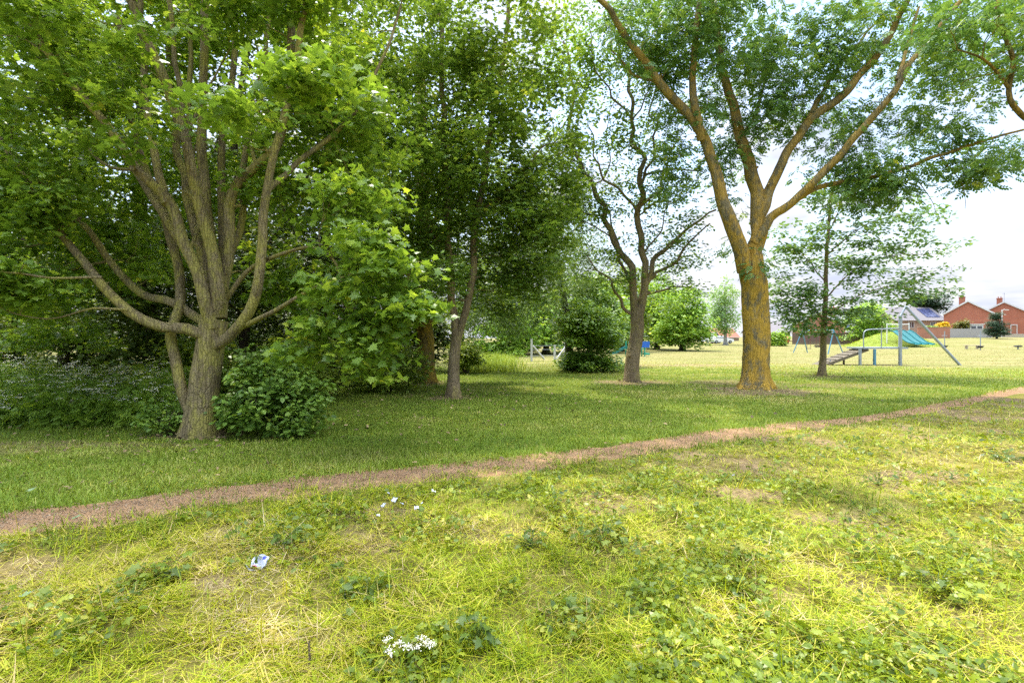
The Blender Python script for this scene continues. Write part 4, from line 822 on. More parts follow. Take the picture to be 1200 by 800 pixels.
# ------------------------------------------------------------------ play equipment
def tubeline(pts, r, m, name, parent, sides=8, sp=True):
    mb = MB(); p = spline(np.array(pts), .1) if sp else np.array(pts); mb.tube(p, r, sides); return mb.build(name, m, parent)
def build_play():
    d = 28.; g = GD(1055, d)
    t = thing('climbing_frame', 'grey steel climbing frame with sloping wooden ramp and raised deck', 'climbing frame', g)
    q = lambda px, py, dd=0: P(px, py, d + dd)
    def gnd(px, dd): v = GD(px, d + dd); v[2] -= .1; return v
    for dd in (0, 1.3):
        tubeline([gnd(1055, dd), q(1055, 370, dd)], .085, M['steel'], 'tall_post', t)
        for px in (1008, 1025): tubeline([gnd(px, dd), q(px, 409, dd)], .075, M['bluesteel'] if px == 1025 else M['steel'], 'post', t)
        tubeline([q(1012, 407, dd), q(1012, 393, dd), q(1013.5, 388, dd), q(1019, 386, dd), q(1036, 385.3, dd), q(1054, 384.5, dd)], .03, M['steel'], 'handrail', t)
        tubeline([q(1033, 407, dd), q(1033, 386, dd)], .025, M['steel'], 'rail_post', t)
    tubeline([q(1055, 371, 0), q(1055, 371, 1.3)], .05, M['steel'], 'top_bar', t)
    pl = tubeline([q(1061, 359, .65), gnd(1127, .3)], .075, M['steel'], 'sloping_pole', t)
    tubeline([q(1055, 371, .65), q(1061, 359.5, .65)], .06, M['steel'], 'pole_bracket', t)
    mb = MB(); c = (q(1000, 407.5, .65) + q(1055, 407.5, .65)) / 2; mb.box(c, ((1055 - 1000) / F * d, 1.25, .09)); mb.build('deck', M['steel'], t)
    a, b = q(958, 427.5, .65), q(1010, 408, .65); v = b - a; L = np.linalg.norm(v); th = -math.atan2(v[2], v[0])
    mb = MB()
    for i in range(14):
        c = a + v * (i + .5) / 14; mb.box(c, (L / 14 - .012, 1.1, .06), 0, 0, th)
    for s in (-.52, .52): mb.box((a + b) / 2 + np.array([0, s, -.075]), (L, .07, .1), 0, 0, th)
    rm = mb.build('ramp', M['wood_dark'], t)
    mb = MB()
    for i in range(1, 7): mb.box(a + v * i / 7 + np.array([0, 0, .055]), (.05, 1.0, .04), 0, 0, th)
    mb.build('cleat', M['wood_dark'], rm)
    tubeline([gnd(989, .65), q(989, 416, .65)], .05, M['wood_dark'], 'ramp_post', t)
    tubeline([gnd(973, .3), q(973, 421, .3)], .035, M['steel'], 'ramp_post', t)
    # swing
    A = np.array([(940 - 600) / F * 52, 52.]); B = np.array([(977 - 600) / F * 48, 48.]); ax = (B - A) / np.linalg.norm(B - A); n2 = np.array([-ax[1], ax[0]])
    c = (A + B) / 2; t = thing('swing_frame', 'blue A frame swing set with hanging seats on the field', 'swing', (*c, gz1(*c)))
    H = 2.25
    for e in (A, B):
        z = gz1(*e); top = np.array([*e, z + H])
        for s in (-1, 1):
            f = e + n2 * s * .85 + (e - c) / np.linalg.norm(e - c) * .25
            tubeline([np.array([*f, z - .1]), top], .05, M['bluesteel'], 'leg', t)
    tubeline([np.array([*A, gz1(*A) + H]), np.array([*B, gz1(*B) + H])], .05, M['bluesteel'], 'top_bar', t)
    for k, (fr, sm, h, nm) in enumerate([(.22, .2, .45, 'flat_seat'), (.52, .24, .6, 'cradle_seat')]):
        e = A + (B - A) * fr; z = gz1(*e); mb = MB()
        mb.box((*e, z + h), (.5, .22, .05), math.atan2(ax[1], ax[0]))
        if k: 
            for s in (-.18, .18): mb.box((*(e + n2 * s), z + h + .14), (.45, .03, .2), math.atan2(ax[1], ax[0]))
        st = mb.build(nm, M['black'] if k == 0 else M['wood_dark'], t)
        for s in (-1, 1):
            f = e + ax * s * .22; tubeline([np.array([*f, z + h]), np.array([*f, z + H])], .018, M['redsteel'], 'chain', st, 6)
    # mound + slide
    d = 74.; c = GD(1046, d + 3); X, Y = np.meshgrid(np.linspace(-1, 1, 40), np.linspace(-1, 1, 30)); R = np.sqrt(X ** 2 + Y ** 2)
    hx, hy, hz = 7.6, 5, 2.15
    Z = np.cos(np.clip(R, 0, 1) * PI) * .5 + .5; Xw = c[0] + X * hx; Yw = c[1] + Y * hy; Zw = gz(Xw, Yw) - .05 + Z ** .8 * hz + (fbm(Xw, Yw, 1.2, 8) - .5) * .12
    mb = MB(); i = np.arange(29)[:, None] * 40; j = np.arange(39)[None]
    mb.add(np.stack([Xw, Yw, Zw], -1).reshape(-1, 3), np.stack([i + j, i + j + 1, i + 41 + j, i + 40 + j], -1).reshape(-1, 4), 0, .5, True)
    mt, nt, b_ = mat('mound_turf'); nz = noise(nt, 1.5, 6, .7)
    nt.links.new(ramp(nt, [(.3, (.13, .19, .02)), (.7, (.24, .29, .04))], nz), b_.inputs['Base Color']); b_.inputs['Roughness'].default_value = 1; bump(nt, b_, noise(nt, 9, 4), 1, .1)
    tag(mb.build('grass_mound', mt), kind='structure')
    mb = MB(); k = 9000; u = rng.uniform(-1, 1, (k, 2)); rr = np.hypot(u[:, 0], u[:, 1]); u = u[rr < .98]; rr = rr[rr < .98]; k = len(rr)
    x = c[0] + u[:, 0] * hx; y = c[1] + u[:, 1] * hy; z = gz(x, y) - .07 + (np.cos(rr * PI) * .5 + .5) ** .8 * hz
    add_blades(mb, x, y, z, rng.uniform(.1, .3, k), np.full(k, .03), np.abs(rng.normal(0, .5, k)), rng.uniform(.2, .8, k), np.clip(rng.normal(.35, .15, k), 0, 1), 0, 1)
    tag(mb.build('mound_grass', M['rough']), 'bright grass covering the play mound', 'grass', kind='stuff')
    d = 72.; s0 = GD(1072, d)
    t = thing('triple_slide', 'wide teal triple lane slide running down the grass mound', 'slide', s0)
    x0 = P(1053, 0, d)[0]; x1 = P(1078, 0, d)[0]
    lanes = 3; wl = (x1 - x0) / lanes
    run = spline(np.array([(0, 2.35), (.3, 2.3), (.7, 1.9), (1.3, 1.2), (1.8, .7), (2.2, .5), (2.6, .42)]), .1)
    for l in range(lanes):
        mb = MB(); xs = x0 + l * wl
        prof = [(0, .16), (.05, .16), (.08, .03), (wl * .5, 0), (wl - .08, .03), (wl - .05, .16), (wl - .005, .16)]
        V = []
        for (r_, z_) in run:
            for (a_, b_2) in prof: V.append((xs + a_ + r_ * .75, d + 2.0 - r_ * .9, s0[2] + z_ + b_2))
        n = len(prof); i = np.arange(len(run) - 1)[:, None] * n; j = np.arange(n - 1)[None]
        V = np.array(V); q4 = np.stack([i + j, i + j + 1, i + n + j + 1, i + n + j], -1).reshape(-1, 4)
        mb.add(V, q4); mb.add(V - np.array([0, 0, .04]), q4[:, ::-1]); mb.build('chute', M['teal'], t)
    for xx in (x0 - .1, x1 + .1):
        tubeline([(xx, d + 2.1, s0[2] + .5), (xx, d + 2.1, s0[2] + 3.5)], .07, M['white'], 'post', t)
    tubeline([(x0 - .1, d + 2.1, s0[2] + 3.3), (x1 + .1, d + 2.1, s0[2] + 3.3)], .06, M['white'], 'top_bar', t)
    # spinner poles
    def spinner(px, d, lab):
        g = GD(px, d); t = thing('spinner_pole', lab, 'play spinner', g, 'standing spinner poles'); z = g[2]
        tubeline([(g[0], g[1], z - .1), (g[0], g[1], z + 2.3)], .05, M['steel'], 'pole', t)
        mb = MB(); mb.tube(np.array([(g[0], g[1], z + .28), (g[0], g[1], z + .32), (g[0], g[1], z + .5), (g[0], g[1], z + .52)]), np.array([.18, .22, .36, .33]), 14); mb.build('foot_dish', M['black'], t)
        mb = MB(); a = np.linspace(0, 2 * PI, 17); mb.tube(np.stack([g[0] + .25 * np.cos(a), g[1] + .25 * np.sin(a), np.full(17, z + 1.75)], 1), .025, 6, cap=False)
        mb.tube(np.array([(g[0] - .25, g[1], z + 1.75), (g[0] + .25, g[1], z + 1.75)]), .02, 6); mb.build('handle', M['steel'], t)
    spinner(1107, 64, 'grey spinner pole right at the foot of the mound'); spinner(1149, 62, 'grey spinner pole with black dish beside the pale bench')
    g = GD(1139, 66); t = thing('park_bench', 'low pale backless bench beyond the sloping pole', 'bench', g)
    mb = MB(); mb.box((g[0], g[1], g[2] + .45), (2.0, .4, .08)); mb.build('seat', M['wood_pale'], t)
    for s in (-.7, .7): mb = MB(); mb.box((g[0] + s, g[1], g[2] + .19), (.1, .36, .44)); mb.build('leg', M['wood_pale'], t)
    g = GD(1193, 64); t = thing('play_stool', 'small black mushroom shaped play stool on the far field', 'play stool', g)
    mb = MB(); mb.tube(np.array([(g[0], g[1], g[2] + .3), (g[0], g[1], g[2] + .34), (g[0], g[1], g[2] + .46), (g[0], g[1], g[2] + .52)]), np.array([.2, .42, .4, .2]), 14); mb.build('seat', M['black'], t)
    tubeline([(g[0], g[1], g[2] - .1), (g[0], g[1], g[2] + .31)], .08, M['steel'], 'post', t)
    # toddler play unit behind the gnarled tree
    d = 42.; g = GD(743, d); t = thing('play_unit', 'small play unit with teal slide and blue panel behind the gnarled trunk', 'play unit', g); z = g[2]
    for sx in (-.55, .75):
        for sy in (-.5, .5): tubeline([(g[0] + sx, d + sy, z - .1), (g[0] + sx, d + sy, z + 1.25)], .05, M['green_plastic'], 'post', t)
    mb = MB(); mb.box((g[0] + .1, d, z + .6), (1.3, 1.0, .08)); mb.build('deck', M['green_plastic'], t)
    mb = MB(); mb.box((g[0] + .75, d - .56, z + .98), (.75, .05, .5)); mb.build('panel', M['blue'], t)
    mb = MB(); run = [(-.55, .66), (-.8, .6), (-1.2, .4), (-1.5, .24), (-1.75, .2)]
    V = [(g[0] + r_, d + y_, z + z_ + w_) for r_, z_ in run for y_, w_ in ((-.28, .2), (-.24, .0), (.24, 0), (.28, .2))]
    i = np.arange(4)[:, None] * 4; j = np.arange(3)[None]; mb.add(V, np.stack([i + j, i + j + 1, i + 5 + j, i + 4 + j], -1).reshape(-1, 4)); mb.build('slide', M['teal'], t)
    mb = MB(); mb.box((g[0] + 1.0, d, z + .2), (.4, .8, .14)); mb.build('step', M['green_plastic'], t)
    # white strainer posts
    d = 33.; g = GD(645, d); t = thing('post_fence', 'white post fence with diagonal braces beside the round bush', 'fence', g)
    for px, hgt, dd in [(623, 1.45, 0), (650, 1.05, 1), (662, 1.2, 1.5)]:
        e = GD(px, d + dd); mb = MB(); mb.box((e[0], e[1], e[2] + hgt / 2 - .1), (.13, .13, hgt + .2)); mb.build('post', M['wood_white'], t)
    for (p0, h0, d0_, p1, h1, d1_) in [(624.5, 1.0, 0, 638, .1, .5), (663, .95, 1.5, 652, .1, 1)]:
        a, b = GD(p0, d + d0_), GD(p1, d + d1_); a[2] += h0; b[2] += h1; mb = MB(); mb.tube(np.array([a, b]), .06, 4); mb.build('brace', M['wood_white'], t)
    for h in (.35, .75, 1.0):
        a, b = GD(623, d), GD(662, d + 1.5); a[2] += h; b[2] += h; mb = MB(); mb.tube(np.array([a, b]), .008, 4); mb.build('wire', M['steel'], t)

# ------------------------------------------------------------------ houses
def gable_house(name, label, px0, px1, d, eave_y, apex_y, depth, wallm, roofm='roof', chim=None, wins=(), door=None, turn=1.0, group=None):
    """gable end facing the field"""
    x0, x1 = P(px0, 0, d)[0], P(px1, 0, d)[0]; cx = (x0 + x1) / 2; zb = gz1(cx, d); ze = P(0, eave_y, d)[2]; za = P(0, apex_y, d)[2]
    t = thing(name, label, 'house', (cx, d, zb), group)
    mb = MB(); zb0 = zb - .4
    V = []
    for y in (d, d + depth): V += [(x0, y, zb0), (x1, y, zb0), (x1, y, ze), (cx, y, za), (x0, y, ze)]
    mb.add(V, [(0, 1, 2, 3, 4), (9, 8, 7, 6, 5)]); mb.add(V, [(0, 5, 6, 1), (1, 6, 7, 2), (4, 9, 5, 0)])
    mb.build('wall', M[wallm], t)
    ov = .28; sl = (za - ze) / (cx - x0); mb = MB()
    for s, xe in ((-1, x0), (1, x1)):
        xo = xe + s * ov; zo = ze - ov * sl
        V = [(cx, d - .2, za + .06), (xo, d - .2, zo + .06), (xo, d + depth + .2, zo + .06), (cx, d + depth + .2, za + .06)]
        V2 = [(a, b, c + .14) for a, b, c in V]
        mb.add(V + V2, [(0, 1, 2, 3), (7, 6, 5, 4), (0, 4, 5, 1), (1, 5, 6, 2), (2, 6, 7, 3)])
    rf = mb.build('roof', M[roofm], t)
    mb = MB()
    for s, xe in ((-1, x0), (1, x1)):
        xo = xe + s * (ov + .02); zo = ze - (ov + .02) * sl
        V = [(cx, d - .25, za + .22), (xo, d - .25, zo + .22), (xo, d - .25, zo - .12), (cx, d - .25, za - .12)]; V2 = [(a, b + .045, c) for a, b, c in V]
        mb.add(V + V2, [(3, 2, 1, 0), (4, 5, 6, 7), (0, 1, 5, 4), (3, 7, 6, 2), (1, 2, 6, 5)])
    mb.build('bargeboard', M['white'], t)
    if chim:
        X = P(chim, 0, d)[0]; mb = MB(); mb.box((X, d + 1.8, za - .1), (1.35, .7, 2.0)); mb.box((X, d + 1.8, za + .95), (1.55, .85, .14))
        ch = mb.build('chimney', M[wallm], rf)
        for s in (-.22, .22): tb = MB(); tb.tube(np.array([(X + s * 1.4, d + 1.8, za + 1.0), (X + s * 1.4, d + 1.8, za + 1.4)]), np.array([.13, .1]), 8); tb.build('chimney_pot', M['roof_red'], rf)
    for (pa, ya, pb, yb) in wins: window(t, pa, ya, pb, yb, d)
    th = math.atan2(cx, d) * turn
    if door:
        pa, ya, pb, yb = door; a, b = P(pa, ya, d), P(pb, yb, d); c = (a + b) / 2; b[2] = zb; c = (a + b) / 2
        mb = MB(); w, h = b[0] - a[0], a[2] - b[2]; mb.box((c[0], d - .05, c[2]), (w - .24, .08, h - .1)); dr = mb.build('door', M['brick2'], t)
        mb = MB(); mb.box((a[0] + .08, d - .07, c[2]), (.16, .16, h)); mb.box((b[0] - .08, d - .07, c[2]), (.16, .16, h)); mb.box((c[0], d - .07, a[2] + .07), (w, .17, .16)); mb.build('frame', M['white'], dr)
    def squeeze(o):
        for ch in children(o):
            n = len(ch.data.vertices); co = np.empty(n * 3, np.float32); ch.data.vertices.foreach_get('co', co); co = co.reshape(-1, 3); co[:, 0] *= math.cos(th); ch.data.vertices.foreach_set('co', co.ravel()); ch.data.update(); squeeze(ch)
    squeeze(t); t.rotation_euler = (0, 0, -th)
    return t
def window(t, pa, ya, pb, yb, d):
    a, b = P(pa, ya, d), P(pb, yb, d); c = (a + b) / 2; w, h = b[0] - a[0], a[2] - b[2]
    mb = MB(); mb.box((c[0], d - .02, c[2]), (w - .02, .06, h - .02)); wn = mb.build('window', M['glass'], t)
    mb = MB(); f = .09
    for s in (-1, 1): mb.box((c[0] + s * (w / 2 - f / 2), d - .04, c[2]), (f, .1, h)); mb.box((c[0], d - .04, c[2] + s * (h / 2 - f / 2)), (w - 2 * f - .004, .1, f))
    mb.box((c[0], d - .04, c[2]), (f * .8, .095, h - 2 * f - .004)); mb.build('frame', M['white'], wn)
def long_house(name, label, px0, px1, d, eave_y, ridge_y, depth, wallm, roofm='roof', wins=(), solar=None, chim=None, group=None):
    """ridge parallel to the picture"""
    x0, x1 = P(px0, 0, d)[0], P(px1, 0, d)[0]; cx = (x0 + x1) / 2; zb = gz1(cx, d); ze = P(0, eave_y, d)[2]; zr = P(0, ridge_y, d + depth / 2)[2]
    t = thing(name, label, 'house', (cx, d, zb), group); mb = MB(); ym = d + depth / 2; zb0 = zb - .4
    V = [(x0, d, zb0), (x1, d, zb0), (x1, d + depth, zb0), (x0, d + depth, zb0), (x0, d, ze), (x1, d, ze), (x1, d + depth, ze), (x0, d + depth, ze), (x0, ym, zr), (x1, ym, zr)]
    mb.add(V, [(0, 1, 5, 4), (2, 3, 7, 6)]); mb.add(V, [(1, 2, 6, 9, 5), (3, 0, 4, 8, 7)]); mb.build('wall', M[wallm], t)
    mb = MB(); sl = (zr - ze) / (depth / 2); o = .35
    for s, ye in ((-1, d), (1, d + depth)):
        Q = [(x0 - .2, ym, zr + .05), (x1 + .2, ym, zr + .05), (x1 + .2, ye + s * o, ze - o * sl + .05), (x0 - .2, ye + s * o, ze - o * sl + .05)]
        Q2 = [(a, b, c + .14) for a, b, c in Q]; mb.add(Q + Q2, [(0, 1, 2, 3), (7, 6, 5, 4), (0, 3, 7, 4), (2, 1, 5, 6), (3, 2, 6, 7)])
    rf = mb.build('roof', M[roofm], t)
    if solar:
        for (fa, fb) in solar:
            mb = MB(); Q = []
            for fx, fy in ((fa, .15), (fb, .15), (fb, .85), (fa, .85)): Q.append((x0 + (x1 - x0) * fx, d + fy * depth / 2, ze + fy * (zr - ze) + .26))
            Q2 = [(a, b, c + .05) for a, b, c in Q]; mb.add(Q + Q2, [(3, 2, 1, 0), (4, 5, 6, 7), (0, 1, 5, 4), (1, 2, 6, 5), (2, 3, 7, 6), (3, 0, 4, 7)])
            mb.build('solar_panel', M['solar'], rf)
    mb = MB(); mb.box((cx, d - .42, ze - .05), (x1 - x0 + .4, .1, .12)); mb.build('gutter', M['white'], t)
    if chim:
        X = P(chim, 0, d)[0]; mb = MB(); mb.box((X, ym, zr + .3), (.8, .6, 1.6)); mb.build('chimney', M[wallm], rf)
    for (pa, ya, pb, yb) in wins: window(t, pa, ya, pb, yb, d)
    return t
def board_fence(name, label, px0, px1, d0, d1, h, m, board=.16, gap=.0):
    a, b = GD(px0, d0), GD(px1, d1); v = (b - a)[:2]; L = np.linalg.norm(v); n = int(L / (board + .01)); rz = math.atan2(v[1], v[0])
    t = thing(name, label, 'fence', a); mb = MB()
    for i in range(n):
        c = a + (b - a) * (i + .5) / n; mb.box((c[0], c[1], gz1(c[0], c[1]) + h / 2 + rng.normal(0, .012)), (board, .025 + .012 * (i % 2), h), rz)
    mb.build('boards', m, t); n = max(2, int(L / 2.4))
    for i in range(n + 1):
        c = a + (b - a) * i / n; mb = MB(); mb.box((c[0], c[1] + .08, gz1(c[0], c[1]) + h / 2 + .03), (.1, .1, h + .1), rz); mb.build('post', m, t)
def make_car(label, body, loc, rz, van=False, group='parked vehicles across the field'):
    t = thing('parked_van' if van else 'parked_car', label, 'van' if van else 'car', (0, 0, 0), group)
    if van: prof = [(-2.4, .35), (2.3, .35), (2.4, .8), (2.2, 1.15), (1.5, 1.35), (1.0, 2.05), (-2.3, 2.1), (-2.4, 1.0)]
    else: prof = [(-2.05, .3), (2.0, .3), (2.1, .65), (1.95, .85), (1.05, .98), (.35, 1.42), (-1.1, 1.46), (-1.85, 1.02), (-2.1, .9)]
    mb = MB(); n = len(prof)
    for w, ins in ((.86, 0),):
        V = [(x, -w + (.16 if z > 1.1 else 0), z) for x, z in prof] + [(x, w - (.16 if z > 1.1 else 0), z) for x, z in prof]
        mb.add(V, [tuple(range(n)), tuple(range(2 * n - 1, n - 1, -1))]); i = np.arange(n); mb.add(V, np.stack([i, i + n, (i + 1) % n + n, (i + 1) % n], 1))
    mb.build('body', M[body], t, local=True)
    if van: gl = [(.95, 1.3), (1.42, 1.3), (1.0, 1.9), (.3, 1.9), (.3, 1.3)]
    else: gl = [(-1.5, 1.03), (.85, 1.03), (.3, 1.36), (-1.05, 1.39)]
    for s in (-1, 1):
        mb = MB()
        V = [(x, s * (.872 - (.16 if not van else .1) * (1 if z > 1.1 else 0)), z) for x, z in gl]; V2 = [(x, y - s * .03, z) for x, y, z in V]; k = len(gl); i = np.arange(k)
        mb.add(V + V2, [tuple(range(k))]); mb.add(V + V2, np.stack([i, (i + 1) % k, (i + 1) % k + k, i + k], 1))
        mb.build('window', M['glass'], t, local=True)
    for sx in (-1.35, 1.35):
        for s in (-1, 1):
            mb = MB(); mb.tube(np.array([(sx, s * .66, .31), (sx, s * .68, .31), (sx, s * .87, .31), (sx, s * .89, .31)]), np.array([.28, .32, .32, .26]), 16); w = mb.build('wheel', M['black'], t, local=True)
            mb = MB(); mb.tube(np.array([(sx, s * .885, .31), (sx, s * .9, .31)]), .17, 12); mb.build('rim', M['steel'], w, local=True)
    for s in (-1, 1): mb = MB(); mb.box((2.05, s * .6, .72), (.1, .3, .14)); mb.build('headlight', M['white'], t, local=True)
    t.location = loc; t.rotation_euler = (0, 0, rz); return t

def build_houses():
    gable_house('brick_house', 'red brick gable house with white bargeboards and chimney, behind the grey fence', 1105, 1163, 105, 367.5, 353, 10, 'brick', chim=1127)
    gable_house('brick_house', 'red brick gable house with a white framed doorway at the right edge', 1145, 1208, 113, 368, 354, 10, 'brick', chim=1171, door=(1184, 381, 1192, 394))
    long_house('terraced_house', 'buff brick house with solar panels on its grey roof', 1048, 1108, 118, 375, 361, 9, 'brick3', wins=[(1090, 377, 1096, 383), (1064, 377, 1071, 384)], solar=[(.68, .76), (.77, .85), (.86, .94)])
    gable_house('brick_house', 'orange brick gable house behind the brown board fence', 928, 990, 100, 381, 366, 9, 'brick2', 'roof_red', chim=975, wins=[(940, 384, 947, 391), (968, 384, 975, 391)])
    long_house('terraced_house', 'low buff house with grey roof seen right of the ash trunk', 893, 926, 106, 389, 377, 9, 'brick3', wins=[(906, 391, 911, 396), (915, 391, 920, 396)])
    long_house('terraced_house', 'small white walled house with red roof beyond the birch', 822, 866, 128, 395, 385, 9, 'brick3', 'roof_red', wins=[(836, 397, 840, 400)])
    long_house('terraced_house', 'low house with solar panels over the brown fence', 982, 1012, 110, 389, 381, 8, 'brick3', solar=[(.1, .3), (.35, .55), (.6, .8)])
    board_fence('board_fence', 'brown board fence closing the field left of the mound', 929, 1008, 90, 86, 1.9, M['fence'])
    board_fence('board_fence', 'pale grey board fence in front of the brick gables', 1110, 1162, 97, 97, 1.7, M['fence_grey'])
    a, b = GD(1078, 95), GD(1110, 96); t = thing('brick_wall', 'red brick garden wall between the mound and the grey fence', 'wall', a); mb = MB()
    mb.box(((a[0] + b[0]) / 2, 95.5, (a[2] + b[2]) / 2 + .9), (b[0] - a[0], .22, 2.2)); mb.build('wall', M['brick2'], t); mb = MB(); mb.box(((a[0] + b[0]) / 2, 95.5, (a[2] + b[2]) / 2 + 2.04), (b[0] - a[0] + .05, .3, .08)); mb.build('coping', M['brick3'], t)
    a, b = GD(1162, 99), GD(1290, 99); t = thing('garden_wall', 'low pale garden wall in front of the right hand house', 'wall', a); mb = MB(); mb.box(((a[0] + b[0]) / 2, 99, a[2] + .22), (b[0] - a[0], .2, .7)); mb.build('wall', M['wood_pale'], t); mb = MB(); mb.box(((a[0] + b[0]) / 2, 99, a[2] + .6), (b[0] - a[0], .26, .06)); mb.build('coping', M['white'], t)
    # white garage-like porch
    g = GD(1144.5, 100); t = thing('garden_shed', 'small white shed with dark window behind the grey fence', 'shed', g); mb = MB(); mb.box((g[0], 100.8, g[2] + 1.2), (2.6, 1.6, 2.5)); mb.build('wall', M['white'], t)
    mb = MB(); mb.box((g[0], 100.8, g[2] + 2.52), (2.9, 1.9, .12)); mb.build('roof', M['white'], t)
    for s in (-.6, .6): mb = MB(); mb.box((g[0] + s, 99.98, g[2] + 1.85), (.9, .05, .6)); mb.build('window', M['glass'], t)
    g = GD(1174, 98); t = thing('street_lamp', 'tall pale street lamp in front of the right hand house', 'street lamp', g); z = g[2]
    tubeline([(g[0], 98, z - .1), (g[0], 98, z + 5.3)], .09, M['white'], 'pole', t)
    tubeline([(g[0], 98, z + 5.2), (g[0] + .4, 98, z + 5.35), (g[0] + .8, 98, z + 5.3)], .05, M['white'], 'arm', t)
    mb = MB(); mb.box((g[0] + .95, 98, z + 5.27), (.6, .22, .14)); mb.build('lamp_head', M['white'], t)
    tubeline([(g[0], 98, z + 4.4), (g[0] + .7, 98, z + 4.35)], .05, M['white'], 'sign_arm', t)
    # aerial
    x = P(1176.5, 0, 115)[0]; g = (x, 115, P(0, 354, 115)[2]); t = thing('tv_aerial', 'thin TV aerial on the ridge of the right hand house', 'aerial', g)
    tubeline([g, (x, 115, g[2] + 2.1)], .03, M['steel'], 'mast', t)
    for k in range(5): tubeline([(x + .12 * (k - 2), 114.7, g[2] + 1.9), (x + .12 * (k - 2), 115.3, g[2] + 1.9)], .015, M['steel'], 'rod', t)
    tubeline([(x - .4, 115, g[2] + 1.9), (x + .4, 115, g[2] + 1.9)], .02, M['steel'], 'boom', t)
    for lab, b_, px, d, rz, van in [('white parked car nearest the birch trunk', 'carwhite', 845, 96, .1, False), ('white parked van left of the white car', 'carwhite', 833, 100, .3, True), ('blue parked car right of the ash trunk', 'carblue', 903, 92, .1, False), ('white parked car between the blue and red ones', 'carwhite', 908, 97, 0, False), ('red parked car beside the garden shrub', 'carred', 916.5, 93, 1.2, False)]:
        make_car(lab, b_, GD(px, d), rz, van)

